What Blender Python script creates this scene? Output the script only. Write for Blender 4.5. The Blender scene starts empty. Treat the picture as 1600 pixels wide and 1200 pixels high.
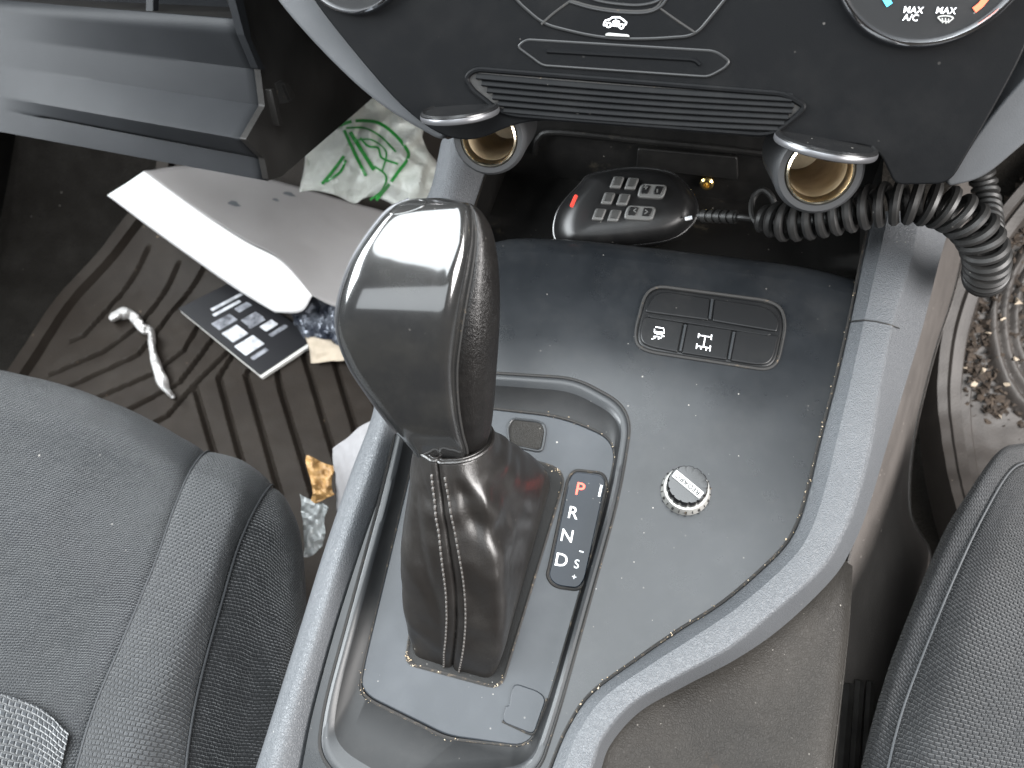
import bpy, bmesh, math, random
import numpy as np
from mathutils import Vector, Matrix, noise as mnoise
random.seed(7); rng = np.random.default_rng(7)
SC = bpy.context.scene; COL = SC.collection
A = lambda *v: np.array(v, float)
unit = lambda v: np.asarray(v, float)/np.linalg.norm(v)

# ------------------------------------------------------------------ camera
FPX = 1246.0
Xc = unit(A(.965, -.175, -.19))              # vehicle right, seen in camera axes (right, up, forward)
Zc = A(-.058, .57, -.82); Zc = unit(Zc - Xc*np.dot(Zc, Xc))
Yc = -np.cross(Zc, Xc)
CAM = A(0, 0, .80)
R_ = A(Xc[0], Yc[0], Zc[0]); U_ = A(Xc[1], Yc[1], Zc[1]); F_ = A(Xc[2], Yc[2], Zc[2])
def ray(px, py): return R_*((px-800)/FPX) + U_*((600-py)/FPX) + F_
def D(px, py, d): return CAM + ray(px, py)*d
def U(px, py, pl):
    r = ray(px, py); return CAM + r*(np.dot(pl[0]-CAM, pl[1])/np.dot(r, pl[1]))
def off(pl, h): return (pl[0]+pl[1]*h, pl[1])
def proj(p):
    v = np.asarray(p)-CAM; d = v@F_
    return A(800+FPX*(v@R_)/d, 600-FPX*(v@U_)/d)
cam = bpy.data.cameras.new('camera'); co = bpy.data.objects.new('camera', cam); COL.objects.link(co)
co.matrix_world = Matrix(((R_[0], U_[0], -F_[0], CAM[0]), (R_[1], U_[1], -F_[1], CAM[1]), (R_[2], U_[2], -F_[2], CAM[2]), (0, 0, 0, 1)))
cam.sensor_width = 36; cam.lens = 36*FPX/1600; cam.clip_start = .01; cam.clip_end = 50
cam.dof.use_dof = True; cam.dof.focus_distance = .40; cam.dof.aperture_fstop = 15.0
SC.camera = co

# ------------------------------------------------------------------ materials
def mat(name, col=(.02,.02,.02), rough=.5, metal=0, spec=.5, coat=0, coat_rough=.05, bump=None, dust=0, dustcol=(.35,.33,.30),
        dscale=420, mottle=0, mscale=30, mcol=None, emit=None, trans=0, sheen=0, roughvar=0, wear=None):
    m = bpy.data.materials.new(name); m.use_nodes = True
    nt = m.node_tree; N = nt.nodes; L = nt.links; b = N['Principled BSDF']
    b.inputs['Roughness'].default_value = rough; b.inputs['Metallic'].default_value = metal
    b.inputs['Specular IOR Level'].default_value = spec
    b.inputs['Coat IOR'].default_value = 1.75 if name == 'piano black' else 1.5; b.inputs['Coat Weight'].default_value = coat; b.inputs['Coat Roughness'].default_value = coat_rough
    b.inputs['Transmission Weight'].default_value = trans
    if sheen: b.inputs['Sheen Weight'].default_value = sheen; b.inputs['Sheen Roughness'].default_value = .4
    tc = N.new('ShaderNodeTexCoord'); cur = None
    def rgb(c):
        n = N.new('ShaderNodeRGB'); n.outputs[0].default_value = (*c, 1); return n.outputs[0]
    def mix(f, a, c):
        n = N.new('ShaderNodeMix'); n.data_type = 'RGBA'
        L.new(f, n.inputs[0]); L.new(a, n.inputs[6]); L.new(c, n.inputs[7]); return n.outputs[2]
    def nz(scale, detail=3, rough_=.6):
        n = N.new('ShaderNodeTexNoise'); n.inputs['Scale'].default_value = scale; n.inputs['Detail'].default_value = detail
        n.inputs['Roughness'].default_value = rough_; L.new(tc.outputs['Object'], n.inputs['Vector']); return n.outputs['Fac']
    def ramp(f, a, c, va=0, vc=1):
        n = N.new('ShaderNodeMapRange'); n.inputs[1].default_value = a; n.inputs[2].default_value = c
        n.inputs[3].default_value = va; n.inputs[4].default_value = vc; L.new(f, n.inputs[0]); return n.outputs[0]
    def mul(a, c):
        n = N.new('ShaderNodeMath'); n.operation = 'MULTIPLY'; L.new(a, n.inputs[0])
        if isinstance(c, (int, float)): n.inputs[1].default_value = c
        else: L.new(c, n.inputs[1])
        return n.outputs[0]
    cur = rgb(col)
    if mottle:
        cur = mix(ramp(nz(mscale, 5), .4, .65, 0, mottle), cur, rgb(mcol or tuple(min(1, c*1.8+.01) for c in col)))
    if wear:
        cur = mix(ramp(nz(wear[0], 8, .75), wear[1], wear[1]+.1, 0, wear[2]), cur, rgb(wear[3]))
    if dust:
        v = N.new('ShaderNodeTexVoronoi'); v.inputs['Scale'].default_value = dscale; L.new(tc.outputs['Object'], v.inputs['Vector'])
        sep = N.new('ShaderNodeSeparateColor'); L.new(v.outputs['Color'], sep.inputs[0])
        pick = ramp(sep.outputs[0], 1-dust, 1-dust+.002, 0, 1)
        size = ramp(sep.outputs[1], 0, 1, .06, .22)
        less = N.new('ShaderNodeMath'); less.operation = 'LESS_THAN'; L.new(v.outputs['Distance'], less.inputs[0]); L.new(size, less.inputs[1])
        f = mul(mul(mul(pick, less.outputs[0]), ramp(sep.outputs[2], 0, 1, .15, .95)), ramp(nz(16, 4, .7), .42, .62, .0, 1))
        f2 = ramp(nz(24, 6, .75), .48, .8, 0, .035)
        cur = mix(f2, cur, rgb(tuple(c*.6 for c in dustcol))); cur = mix(f, cur, rgb(dustcol))
    L.new(cur, b.inputs['Base Color'])
    if roughvar: L.new(ramp(nz(45, 6, .7), .3, .7, rough-roughvar, rough+roughvar), b.inputs['Roughness'])
    if bump:
        kind, scale, strength, dist = bump
        bn = N.new('ShaderNodeBump'); bn.inputs['Strength'].default_value = strength; bn.inputs['Distance'].default_value = dist
        if kind == 'grain':
            L.new(nz(scale, 2, .5), bn.inputs['Height'])
        elif kind == 'leather':
            v = N.new('ShaderNodeTexVoronoi'); v.feature = 'DISTANCE_TO_EDGE'; v.inputs['Scale'].default_value = scale
            w = N.new('ShaderNodeTexNoise'); w.inputs['Scale'].default_value = scale*.6; L.new(tc.outputs['Object'], w.inputs['Vector'])
            mx = N.new('ShaderNodeMix'); mx.data_type = 'VECTOR'; mx.inputs[0].default_value = .012 if scale < 300 else .004
            L.new(tc.outputs['Object'], mx.inputs[4]); L.new(w.outputs['Color'], mx.inputs[5])
            L.new(mx.outputs[1], v.inputs['Vector']); L.new(ramp(v.outputs['Distance'], 0, .25), bn.inputs['Height'])
        elif kind in ('knit', 'weave'):
            br = N.new('ShaderNodeTexBrick'); br.offset = .5; br.inputs['Scale'].default_value = scale
            br.inputs['Mortar Size'].default_value = .22 if kind == 'knit' else .16; br.inputs['Mortar Smooth'].default_value = 1
            br.inputs['Brick Width'].default_value = .9 if kind == 'knit' else .7; br.inputs['Row Height'].default_value = .55
            br.inputs['Color1'].default_value = (1,1,1,1); br.inputs['Color2'].default_value = (.7,.7,.7,1); br.inputs['Mortar'].default_value = (0,0,0,1)
            ad = N.new('ShaderNodeMixRGB'); ad.blend_type = 'ADD'; ad.inputs[0].default_value = .004
            w = N.new('ShaderNodeTexNoise'); w.inputs['Scale'].default_value = 60; L.new(tc.outputs['UV'], w.inputs['Vector'])
            L.new(tc.outputs['UV'], ad.inputs[1]); L.new(w.outputs['Color'], ad.inputs[2]); L.new(ad.outputs[0], br.inputs['Vector'])
            L.new(br.outputs['Color'], bn.inputs['Height'])
            tone = N.new('ShaderNodeMix'); tone.data_type = 'RGBA'; tone.blend_type = 'MULTIPLY'; tone.inputs[0].default_value = .45
            L.new(cur, tone.inputs[6]); L.new(br.outputs['Color'], tone.inputs[7]); L.new(tone.outputs[2], b.inputs['Base Color'])
        L.new(bn.outputs[0], b.inputs['Normal'])
    if emit:
        b.inputs['Emission Color'].default_value = (*emit[0], 1); b.inputs['Emission Strength'].default_value = emit[1]
    return m

M = {}
M['panel'] = mat('satin black plastic', (.0065,.0075,.0088), .29, spec=.34, dust=.05, bump=('grain', 2200, .08, .0003), mottle=.25, mscale=22, roughvar=.03)
M['dash'] = mat('dash black plastic', (.0034,.0036,.0040), .42, spec=.06, dust=.03, dscale=330, dustcol=(.16,.15,.14), bump=('grain', 1900, .12, .0004))
M['liner'] = mat('liner black plastic', (.0035,.0033,.0031), .55, spec=.2, dust=.05, bump=('grain', 1500, .2, .0005), wear=(40,.62,.25,(.10,.085,.06)))
M['rail'] = mat('grained grey plastic', (.064,.0675,.0725), .46, spec=.36, bump=('leather', 700, .5, .0005), dust=.02, mottle=.3, mscale=15, mcol=(.080,.084,.090))
M['sidetrim'] = mat('smooth grey plastic', (.038,.0395,.042), .6, spec=.2, bump=('grain', 1600, .15, .0004), mottle=.2)
M['plate'] = mat('matt grey plate', (.019,.0215,.025), .36, spec=.30, dust=.05, dscale=380, bump=('grain', 2400, .1, .0003), mottle=.25, mscale=25)
M['recess'] = mat('shaded recess plastic', (.0065,.0068,.0072), .48, spec=.28, dust=.03)  # surround plastic made darker, shade of the recess walls put into the colour
M['micbody'] = mat('satin black handset', (.0055,.0055,.0057), .36, spec=.3, dust=.03)
M['socketring'] = mat('grey socket collar', (.022,.0225,.0235), .48, spec=.35)
M['switch'] = mat('black switch plastic', (.0050,.0052,.0056), .42, spec=.25, dust=.03)
M['edgeline'] = mat('moulded edge line', (.012,.0122,.0126), .45, spec=.3)
M['surround'] = mat('surround plastic', (.017,.0183,.0198), .36, spec=.35, dust=.05, bump=('grain', 2000, .1, .0003))
M['gap'] = mat('dark gap', (.006,.0055,.005), .8, wear=(260,.6,.7,(.16,.11,.06)))
M['dirtline'] = mat('dirty joint', (.010,.009,.008), .85, wear=(330,.56,.55,(.17,.125,.08)))
M['sidepanel'] = mat('worn brown grey plastic', (.0062,.0055,.0046), .55, spec=.2, mottle=.5, mscale=8, mcol=(.022,.019,.0155), dust=.07, bump=('leather', 620, .3, .0005), wear=(14,.60,.6,(.035,.022,.012)))
M['gloss'] = mat('piano black', (.013,.013,.0132), .24, spec=.3, coat=1, coat_rough=.085, dust=.06, dscale=330, roughvar=.07, mottle=.2, mscale=40, mcol=(.035,.033,.028))
M['knobleather'] = mat('knob leather', (.0045,.0040,.0038), .34, spec=.35, bump=('leather', 900, .25, .0005), coat=.12, coat_rough=.2, dust=.02, roughvar=.06)
M['boot'] = mat('boot leather', (.0085,.0073,.0065), .35, spec=.6, coat=.30, coat_rough=.25, bump=('leather', 900, .16, .0004), dust=.015, roughvar=.06)
M['thread'] = mat('dark thread', (.032,.028,.025), .6)
M['chrome'] = mat('chrome', (.8,.8,.82), .12, metal=1, roughvar=.04)
M['satin'] = mat('satin metal edge', (.10,.10,.105), .34, metal=.6)
M['brass'] = mat('brass bore', (.46,.37,.25), .42, metal=.4, mottle=.6, mscale=90, mcol=(.28,.21,.13))
M['brassrim'] = mat('pale brass rim', (.85,.76,.58), .22, metal=1)
M['strip'] = mat('silver marker', (.34,.34,.335), .35, metal=.2)
M['gold'] = mat('gold contact', (.75,.55,.22), .25, metal=1)
M['dark'] = mat('glossy black plastic', (.007,.007,.0073), .27, dust=.03)
M['rubber'] = mat('cord rubber', (.013,.0126,.0122), .46, spec=.35, bump=('grain', 1500, .15, .0003), dust=.02)
M['white'] = mat('white print', (.75,.76,.78), .5)
M['greyprint'] = mat('grey print', (.22,.22,.21), .5)
M['blue'] = mat('blue print', (.05,.42,.62), .5)
M['red'] = mat('red print', (.70,.10,.04), .5)
M['redlit'] = mat('red lit letter', (.6,.05,.03), .5, emit=((1,.10,.06), 3.2))
M['window'] = mat('smoked indicator', (.006,.009,.014), .12, spec=.17, dust=.09, dscale=500)
M['key'] = mat('grey rubber key', (.022,.022,.021), .45)
M['keylabel'] = mat('key edging', (.075,.075,.073), .4)
M['fabric'] = mat('charcoal knit', (.0115,.0128,.0148), .85, bump=('knit', 300, 1.0, .0012), spec=.22, sheen=.12, dust=.012, dscale=260, mottle=.35, mscale=14)
M['mesh'] = mat('charcoal coarse weave', (.0235,.0245,.0262), .85, bump=('weave', 215, 1.0, .0014), spec=.25, sheen=.12, dust=.01, dscale=260, mottle=.35, mscale=14)
M['pattern'] = mat('pale patterned weave', (.011,.0122,.014), .85, spec=.2, bump=('weave', 150, 1.0, .0016), sheen=.3, mottle=.5, mscale=60, mcol=(.03,.033,.037))
M['sidecloth'] = mat('plain black cloth', (.014,.0145,.0155), .9, spec=.2, bump=('weave', 260, .9, .0010), sheen=.2)
M['seam'] = mat('dark seam cord', (.020,.021,.023), .85)  # dark cord along the passenger seat seams
M['seamlight'] = mat('pale seam cord', (.075,.078,.082), .8)
M['mat'] = mat('brown rubber mat', (.0185,.0142,.0112), .6, spec=.18, bump=('grain', 500, .3, .0012), mottle=.6, mscale=16, mcol=(.030,.0245,.020), dust=.06, dscale=160, dustcol=(.22,.16,.11))
M['carpet'] = mat('dark carpet', (.0105,.0092,.0078), .95, spec=.1, bump=('grain', 420, 1, .004), mottle=.3, mscale=20, dust=.02, dscale=160)
M['carpetgrey'] = mat('dusty grey carpet', (.12,.112,.108), .95, bump=('grain', 500, .9, .004), mottle=.6, mscale=22, mcol=(.19,.18,.175), dust=.05, dscale=160)
M['tunnel'] = mat('dusty trim', (.050,.044,.040), .6, bump=('grain', 700, .4, .001), mottle=.5, mscale=24, mcol=(.080,.071,.065), dust=.16, dscale=220, dustcol=(.40,.36,.33))
M['matgrey'] = mat('grey rubber mat', (.030,.0255,.0225), .55, bump=('grain', 500, .3, .001), mottle=.5, mscale=26, mcol=(.050,.043,.038), dust=.04, dscale=300, dustcol=(.24,.2,.16))
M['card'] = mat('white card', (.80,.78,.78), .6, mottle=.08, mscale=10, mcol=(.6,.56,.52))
M['cardshade'] = mat('shaded pinkish card', (.26,.245,.24), .6, mottle=.35, mscale=9, mcol=(.20,.185,.18))  # pinkish grey card face, darkened further to carry the shade under the dash
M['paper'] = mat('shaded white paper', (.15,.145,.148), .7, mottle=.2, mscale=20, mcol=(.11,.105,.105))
M['booklet'] = mat('black print cover', (.012,.012,.014), .35)
M['page'] = mat('page edges', (.62,.60,.57), .7)
M['photo'] = mat('grey photo print', (.30,.31,.34), .45, mottle=.9, mscale=70, mcol=(.03,.03,.04))
M['photolight'] = mat('white photo print', (.62,.63,.66), .45, mottle=.6, mscale=90, mcol=(.15,.15,.16))
M['inkprint'] = mat('faint ink print', (.10,.105,.115), .6)
M['tissue'] = mat('tissue', (.58,.56,.545), .8, bump=('grain', 300, .6, .002))
M['bag'] = mat('crumpled white plastic', (.72,.73,.68), .3, trans=.0, bump=('grain', 90, .7, .004), mottle=.3, mscale=16, mcol=(.46,.47,.38))
M['green'] = mat('green bag print', (.03,.30,.05), .35)
M['foil'] = mat('dark foil wrapper', (.03,.035,.05), .25, metal=.4, bump=('grain', 120, 1, .004), mottle=.5, mscale=50, mcol=(.3,.32,.36))
M['brownpaper'] = mat('kraft paper', (.36,.30,.23), .7, mottle=.4)
M['leaf'] = mat('dry leaf', (.30,.17,.06), .6, mottle=.8, mscale=120, mcol=(.14,.07,.02), bump=('grain', 300, .6, .002))
M['clear'] = mat('clear plastic', (.75,.78,.78), .12, trans=.65, bump=('grain', 110, .8, .003))
M['crumb'] = mat('crumbs', (.30,.22,.13), .8, mottle=.8, mscale=300, mcol=(.5,.43,.34))
M['soil'] = mat('soil bits', (.022,.016,.012), .85, mottle=.8, mscale=200, mcol=(.07,.05,.035))
M['lid'] = mat('glove box grey plastic', (.0105,.0112,.0125), .6, spec=.15, bump=('grain', 1300, .15, .0005), mottle=.2, mscale=10)
M['lidside'] = mat('glove box dark plastic', (.010,.0092,.0085), .55, spec=.2, bump=('grain', 900, .2, .0005), mottle=.4, mscale=20)
M['ring'] = mat('silver dial skirt', (.30,.295,.28), .34, metal=.25)
M['steel'] = mat('dark rail steel', (.012,.011,.010), .4, metal=.3, mottle=.5, mscale=60)
M['redled'] = mat('red lamp', (.5,.04,.03), .4, emit=((1,.1,.06), .5))

# ------------------------------------------------------------------ object helpers
WL = {}
def tagit(o, label=None, cat=None, group=None, kind=None):
    if label: o['label'] = label
    if cat: o['category'] = cat
    if group: o['group'] = group
    if kind: o['kind'] = kind
    return o
def thing(name, label, cat, loc, group=None):
    o = bpy.data.objects.new(name, None); COL.objects.link(o); o.empty_display_size = .02
    o.location = Vector(loc); WL[o.name] = np.array(loc, float)
    return tagit(o, label, cat, group)
def mk(name, V, Fc, m, parent=None, smooth=True, bevel=0, bseg=2, sub=0, solid=0, uv=None, sharp=None, weld=0):
    V = np.asarray(V, float).reshape(-1, 3)
    base = WL[parent.name] if parent else V.mean(0)
    me = bpy.data.meshes.new(name); me.from_pydata((V-base).tolist(), [], [list(map(int, f)) for f in Fc])
    if uv is not None:
        l = me.uv_layers.new(name='UVMap')
        idx = np.empty(len(me.loops), int); me.loops.foreach_get('vertex_index', idx)
        l.data.foreach_set('uv', np.asarray(uv)[idx].ravel())
    bm = bmesh.new(); bm.from_mesh(me)
    if weld: bmesh.ops.remove_doubles(bm, verts=bm.verts, dist=weld)
    bmesh.ops.recalc_face_normals(bm, faces=bm.faces); bm.to_mesh(me); bm.free()
    me.materials.append(m)
    o = bpy.data.objects.new(name, me); COL.objects.link(o)
    if parent: o.parent = parent
    else: o.location = Vector(base)
    WL[o.name] = base
    if smooth:
        me.polygons.foreach_set('use_smooth', [True]*len(me.polygons))
        me.set_sharp_from_angle(angle=sharp if sharp else math.radians(38))
    if solid:
        s = o.modifiers.new('s', 'SOLIDIFY'); s.thickness = solid; s.offset = 0
    if bevel:
        b = o.modifiers.new('b', 'BEVEL'); b.width = bevel; b.segments = bseg; b.limit_method = 'ANGLE'; b.angle_limit = math.radians(40)
    if sub:
        s = o.modifiers.new('ss', 'SUBSURF'); s.levels = s.render_levels = sub
    return o
def cr(pts, n):                                   # smooth curve through pts (open)
    P = np.asarray(pts, float); P = np.vstack([2*P[0]-P[1], P, 2*P[-1]-P[-2]]); k = len(P)-3
    t = np.linspace(0, k, n); i = np.minimum(t.astype(int), k-1); f = (t-i)[:, None]
    a, b, c, d = P[i], P[i+1], P[i+2], P[i+3]
    return .5*((2*b)+(-a+c)*f+(2*a-5*b+4*c-d)*f*f+(-a+3*b-3*c+d)*f**3)
def crc(pts, n):                                  # closed
    P = np.asarray(pts, float); k = len(P); t = np.linspace(0, k, n, endpoint=False); i = t.astype(int); f = (t-i)[:, None]
    a, b, c, d = P[(i-1)%k], P[i%k], P[(i+1)%k], P[(i+2)%k]
    return .5*((2*b)+(-a+c)*f+(2*a-5*b+4*c-d)*f*f+(-a+3*b-3*c+d)*f**3)
def rp(pts, r, seg=6, closed=True):               # polygon in pixels with rounded corners
    out = []; n = len(pts)
    for i, p in enumerate(pts):
        p = A(*p[:2]); rr = pts[i][2] if len(pts[i]) > 2 else r
        if not closed and i in (0, n-1): out.append(p); continue
        a = A(*pts[i-1][:2]); b = A(*pts[(i+1) % n][:2])
        ra = min(rr, .48*np.linalg.norm(a-p)); rb = min(rr, .48*np.linalg.norm(b-p))
        s = p+unit(a-p)*ra; e = p+unit(b-p)*rb
        for k in range(seg+1):
            t = k/seg; out.append(s*(1-t)**2+2*p*t*(1-t)+e*t*t)
    return out
def loopU(pts, pl): return np.array([U(p[0], p[1], pl) for p in pts])
def slab(name, pts, pl, top, bot, m, parent=None, bevel=.0006, r=6, bseg=2, smooth=True, ext=None):
    lp = rp(pts, r) if r else [A(*p[:2]) for p in pts]
    T = loopU(lp, off(pl, top)); B = T-pl[1]*(top-bot) if ext is None else T+ext; n = len(T)
    F = [list(range(n)), list(range(2*n-1, n-1, -1))]+[[i, (i+1) % n, n+(i+1) % n, n+i] for i in range(n)]
    return mk(name, np.vstack([T, B]), F, m, parent, bevel=bevel, bseg=bseg, smooth=smooth)
def loft(name, rows, m, parent=None, closed=False, caps=False, **k):
    rows = [np.asarray(r) for r in rows]; n = len(rows[0]); V = np.vstack(rows); F = []
    for i in range(len(rows)-1):
        for j in range(n if closed else n-1):
            F.append([i*n+j, i*n+(j+1) % n, (i+1)*n+(j+1) % n, (i+1)*n+j])
    if caps: F += [list(range(n)), list(range((len(rows)-1)*n, len(rows)*n))]
    return mk(name, V, F, m, parent, **k)
def tubeVF(path, r, seg=8, closed=False, v0=0):
    P = np.asarray(path, float); n = len(P); V = []; F = []
    T = np.gradient(P, axis=0) if not closed else np.roll(P, -1, 0)-np.roll(P, 1, 0)
    T /= np.linalg.norm(T, axis=1)[:, None]+1e-12
    nrm = unit(np.cross(T[0], A(.3, .2, .9)))
    rr = np.broadcast_to(np.asarray(r, float), (n,))
    for i in range(n):
        nrm = unit(nrm-T[i]*(nrm@T[i])); bn = np.cross(T[i], nrm)
        for k in range(seg):
            a = 2*math.pi*k/seg; V.append(P[i]+rr[i]*(nrm*math.cos(a)+bn*math.sin(a)))
    for i in range(n if closed else n-1):
        j = (i+1) % n
        for k in range(seg): F.append([v0+i*seg+k, v0+i*seg+(k+1) % seg, v0+j*seg+(k+1) % seg, v0+j*seg+k])
    if not closed: F += [[v0+k for k in range(seg)], [v0+(n-1)*seg+k for k in range(seg)]]
    return V, F
def tube(name, path, r, m, parent=None, seg=8, closed=False, **k):
    V, F = tubeVF(path, r, seg, closed); return mk(name, V, F, m, parent, **k)
def merge(name, parts, m, parent=None, **k):      # several shapes in one part
    V = []; F = []
    for v, f in parts:
        b = len(V); V += [np.asarray(x) for x in v]; F += [[i+b for i in q] for q in f]
    return mk(name, V, F, m, parent, **k)
def patch(ctrl, nu, nv):                          # smooth surface through a net of points
    C = np.asarray(ctrl, float)
    T = np.stack([cr(C[:, j], nu) for j in range(C.shape[1])], 1)
    return np.stack([cr(T[i], nv) for i in range(nu)], 0)
def gridF(nu, nv): return [[i*nv+j, i*nv+j+1, (i+1)*nv+j+1, (i+1)*nv+j] for i in range(nu-1) for j in range(nv-1)]
def gridUV(G):
    du = np.vstack([np.zeros((1, G.shape[1])), np.cumsum(np.linalg.norm(np.diff(G, axis=0), axis=2), 0)])
    dv = np.hstack([np.zeros((G.shape[0], 1)), np.cumsum(np.linalg.norm(np.diff(G, axis=1), axis=2), 1)])
    return np.stack([dv.mean(0)[None, :]+0*dv, du.mean(1)[:, None]+0*du], 2).reshape(-1, 2)
def gnormal(G):
    n = np.cross(np.gradient(G, axis=0), np.gradient(G, axis=1)); n /= np.linalg.norm(n, axis=2)[..., None]+1e-12
    s = np.sign(np.sum(n*(CAM-G), 2)); return n*np.where(np.median(s) >= 0, 1, -1)
def sheet(name, G, m, parent=None, **k):
    return mk(name, G.reshape(-1, 3), gridF(*G.shape[:2]), m, parent, uv=gridUV(G), **k)
def nzv(p, s, seed=0): return mnoise.noise(Vector((p[0]*s+seed, p[1]*s+seed*1.7, p[2]*s-seed)))
def lathe(name, prof, c, ax, m, parent=None, seg=40, caps=True, ex=None, **k):
    ax = unit(ax); e1 = unit(np.cross(ax, ex if ex is not None else A(.1, .3, 1))); e2 = np.cross(ax, e1)
    rows = [[c+ax*h+r*(e1*math.cos(a)+e2*math.sin(a)) for a in np.linspace(0, 2*math.pi, seg, endpoint=False)] for r, h in prof]
    return loft(name, rows, m, parent, closed=True, caps=caps, **k)
def textmesh(name, s, pos, right, up, size, m, parent, extrude=.00012, shear=0, align='CENTER'):
    cu = bpy.data.curves.new('t', 'FONT'); cu.body = s; cu.size = size; cu.extrude = extrude; cu.shear = shear
    cu.align_x = align; cu.align_y = 'CENTER'; cu.space_character = 1.05; cu.resolution_u = 4; cu.offset = size*.004
    o = bpy.data.objects.new('t', cu); COL.objects.link(o)
    me = bpy.data.meshes.new_from_object(o.evaluated_get(bpy.context.evaluated_depsgraph_get()))
    V = np.array([v.co[:] for v in me.vertices]); F = [list(p.vertices) for p in me.polygons]
    bpy.data.objects.remove(o); bpy.data.meshes.remove(me)
    n = unit(np.cross(right, up))
    W = pos + V[:, 0:1]*right + V[:, 1:2]*up + V[:, 2:3]*n
    return mk(name, W, F, m, parent, smooth=False)
def frame(px, py, pl, dx, dy):                    # position, right and up directions of print lying on a plane
    p = U(px, py, pl); r = unit(U(px+dx, py+dy, pl)-p); u = np.cross(pl[1], r); return p, r, u
def boxVF(c, hx, hy, hz, ex=A(1,0,0), ey=A(0,1,0), ez=A(0,0,1)):
    V = [c+sx*hx*ex+sy*hy*ey+sz*hz*ez for sx in (-1,1) for sy in (-1,1) for sz in (-1,1)]
    return V, [[0,1,3,2],[4,6,7,5],[0,4,5,1],[2,3,7,6],[0,2,6,4],[1,5,7,3]]

# ------------------------------------------------------------------ planes of the place
SL = math.radians(11)
PC = (D(780, 860, .43), A(0, -math.sin(SL), math.cos(SL)))         # console top
PP = off(PC, -.008)                                                # shifter plate
PD = (D(1000, 200, .37), A(0, -.866, .5))                          # lower dash face
EX = A(1, 0, 0); EY = A(0, math.cos(SL), math.sin(SL)); EN = PC[1]
TOE0, TOES = .56, .80                                              # toe board
def toe(y): return TOES*((y-TOE0)+math.sqrt((y-TOE0)**2+.0016))/2-.0008*TOES*0
TP = (A(0, TOE0, 0), unit(A(0, -TOES, 1)))
def fl(px, py, h=0):
    p = U(px, py, (A(0,0,h), A(0,0,1)))
    if p[1] > TOE0: p = U(px, py, off(TP, h))
    return p

# ================================================================== THE SETTING
xs = np.linspace(-1.3, .9, 45); ys = np.linspace(-.5, 1.25, 45)
G = np.array([[A(x, y, toe(y)+.0015*nzv((x, y, 0), 20)) for y in ys] for x in xs])
tagit(sheet('floor', G, M['carpet']), 'dark dusty carpet covering the car floor under the mats', 'floor', kind='structure')

G = np.array([[A(-.98+.02*math.sin(z*9), y, z) for z in np.linspace(0, .64, 16)] for y in np.linspace(-.6, 1.2, 30)])
dp = sheet('door_panel', G, M['liner'], solid=.03); tagit(dp, 'dark lower trim of the passenger door beside the footwell', 'door panel')

# ================================================================== RUBBER MATS
def seg_dist(P, lines):
    d = np.full(len(P), 9.)
    for L in lines:
        for a, b in zip(L[:-1], L[1:]):
            ab = b-a; t = np.clip(((P-a)@ab)/(ab@ab+1e-12), 0, 1)
            d = np.minimum(d, np.linalg.norm(P-(a+t[:, None]*ab), axis=1))
    return d
z5 = lambda p: (p[0]*.4, 380+p[1]*.4)
gro = [[(100,600),(205,545),(430,450),(545,370),(720,120)], [(240,610),(315,575),(560,465),(690,310),(820,130)], [(330,660),(430,615),(620,535),(735,450),(860,250)],
       [(450,705),(550,660),(720,570),(850,405),(960,260)], [(560,750),(670,700),(775,580)], [(775,580),(830,770),(870,900)], [(775,580),(905,455),(990,330)],
       [(1010,340),(870,550),(945,830),(985,960)], [(1060,420),(975,540),(1080,910),(1120,1050)], [(1120,420),(1090,500),(1110,600),(1200,890),(1250,1060)],
       [(1180,400),(1300,800),(1360,990)], [(1290,400),(1390,730),(1450,930)], [(1400,400),(1500,730),(1550,900)], [(60,520),(150,480),(350,390),(470,270),(600,60)],
       [(0,480),(180,380),(300,290),(420,140),(500,20)], [(100,330),(300,150),(380,30)]]
gl = [np.array([fl(*z5(p))[:2] for p in L]) for L in gro]
edge = np.array([fl(*p)[:2] for p in [(250,300),(180,395),(110,475),(40,570),(-20,660)]])
def border(E, y):
    o_ = np.argsort(E[:, 1]); C = cr(E[o_], 200); return np.interp(y, C[:, 1], C[:, 0])
ucol = np.r_[-.004, 0, .002, .009, .016, .020, .023, .030, .04, np.linspace(.048, .72, 420)]
yrow = np.linspace(.20, .86, 400); gx, gy = np.meshgrid(ucol, yrow, indexing='ij')
P2 = np.stack([(gx+border(edge, gy)).ravel(), gy.ravel()], 1); de = gx.ravel()
dg = seg_dist(P2, gl)
h = .012 - .0095*np.clip(1-dg/.0036, 0, 1)**.5
h = np.where(de < .05, .007, h); h = np.where(de < .0215, .019, h); h = np.where(de < .001, .012, h); h = np.where(de < 0, -.004, h)
V = np.array([A(p[0], p[1], toe(p[1])+hh+.0005*nzv((p[0], p[1], 0), 60)+.001*nzv((p[0], p[1], 0), 5)) for p, hh in zip(P2, h)])
pm = mk('rubber_floor_mat', V, gridF(len(ucol), 400), M['mat'], None, uv=P2)
tagit(pm, 'brown rubber floor mat with chevron grooves in the passenger footwell', 'floor mat')

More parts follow.
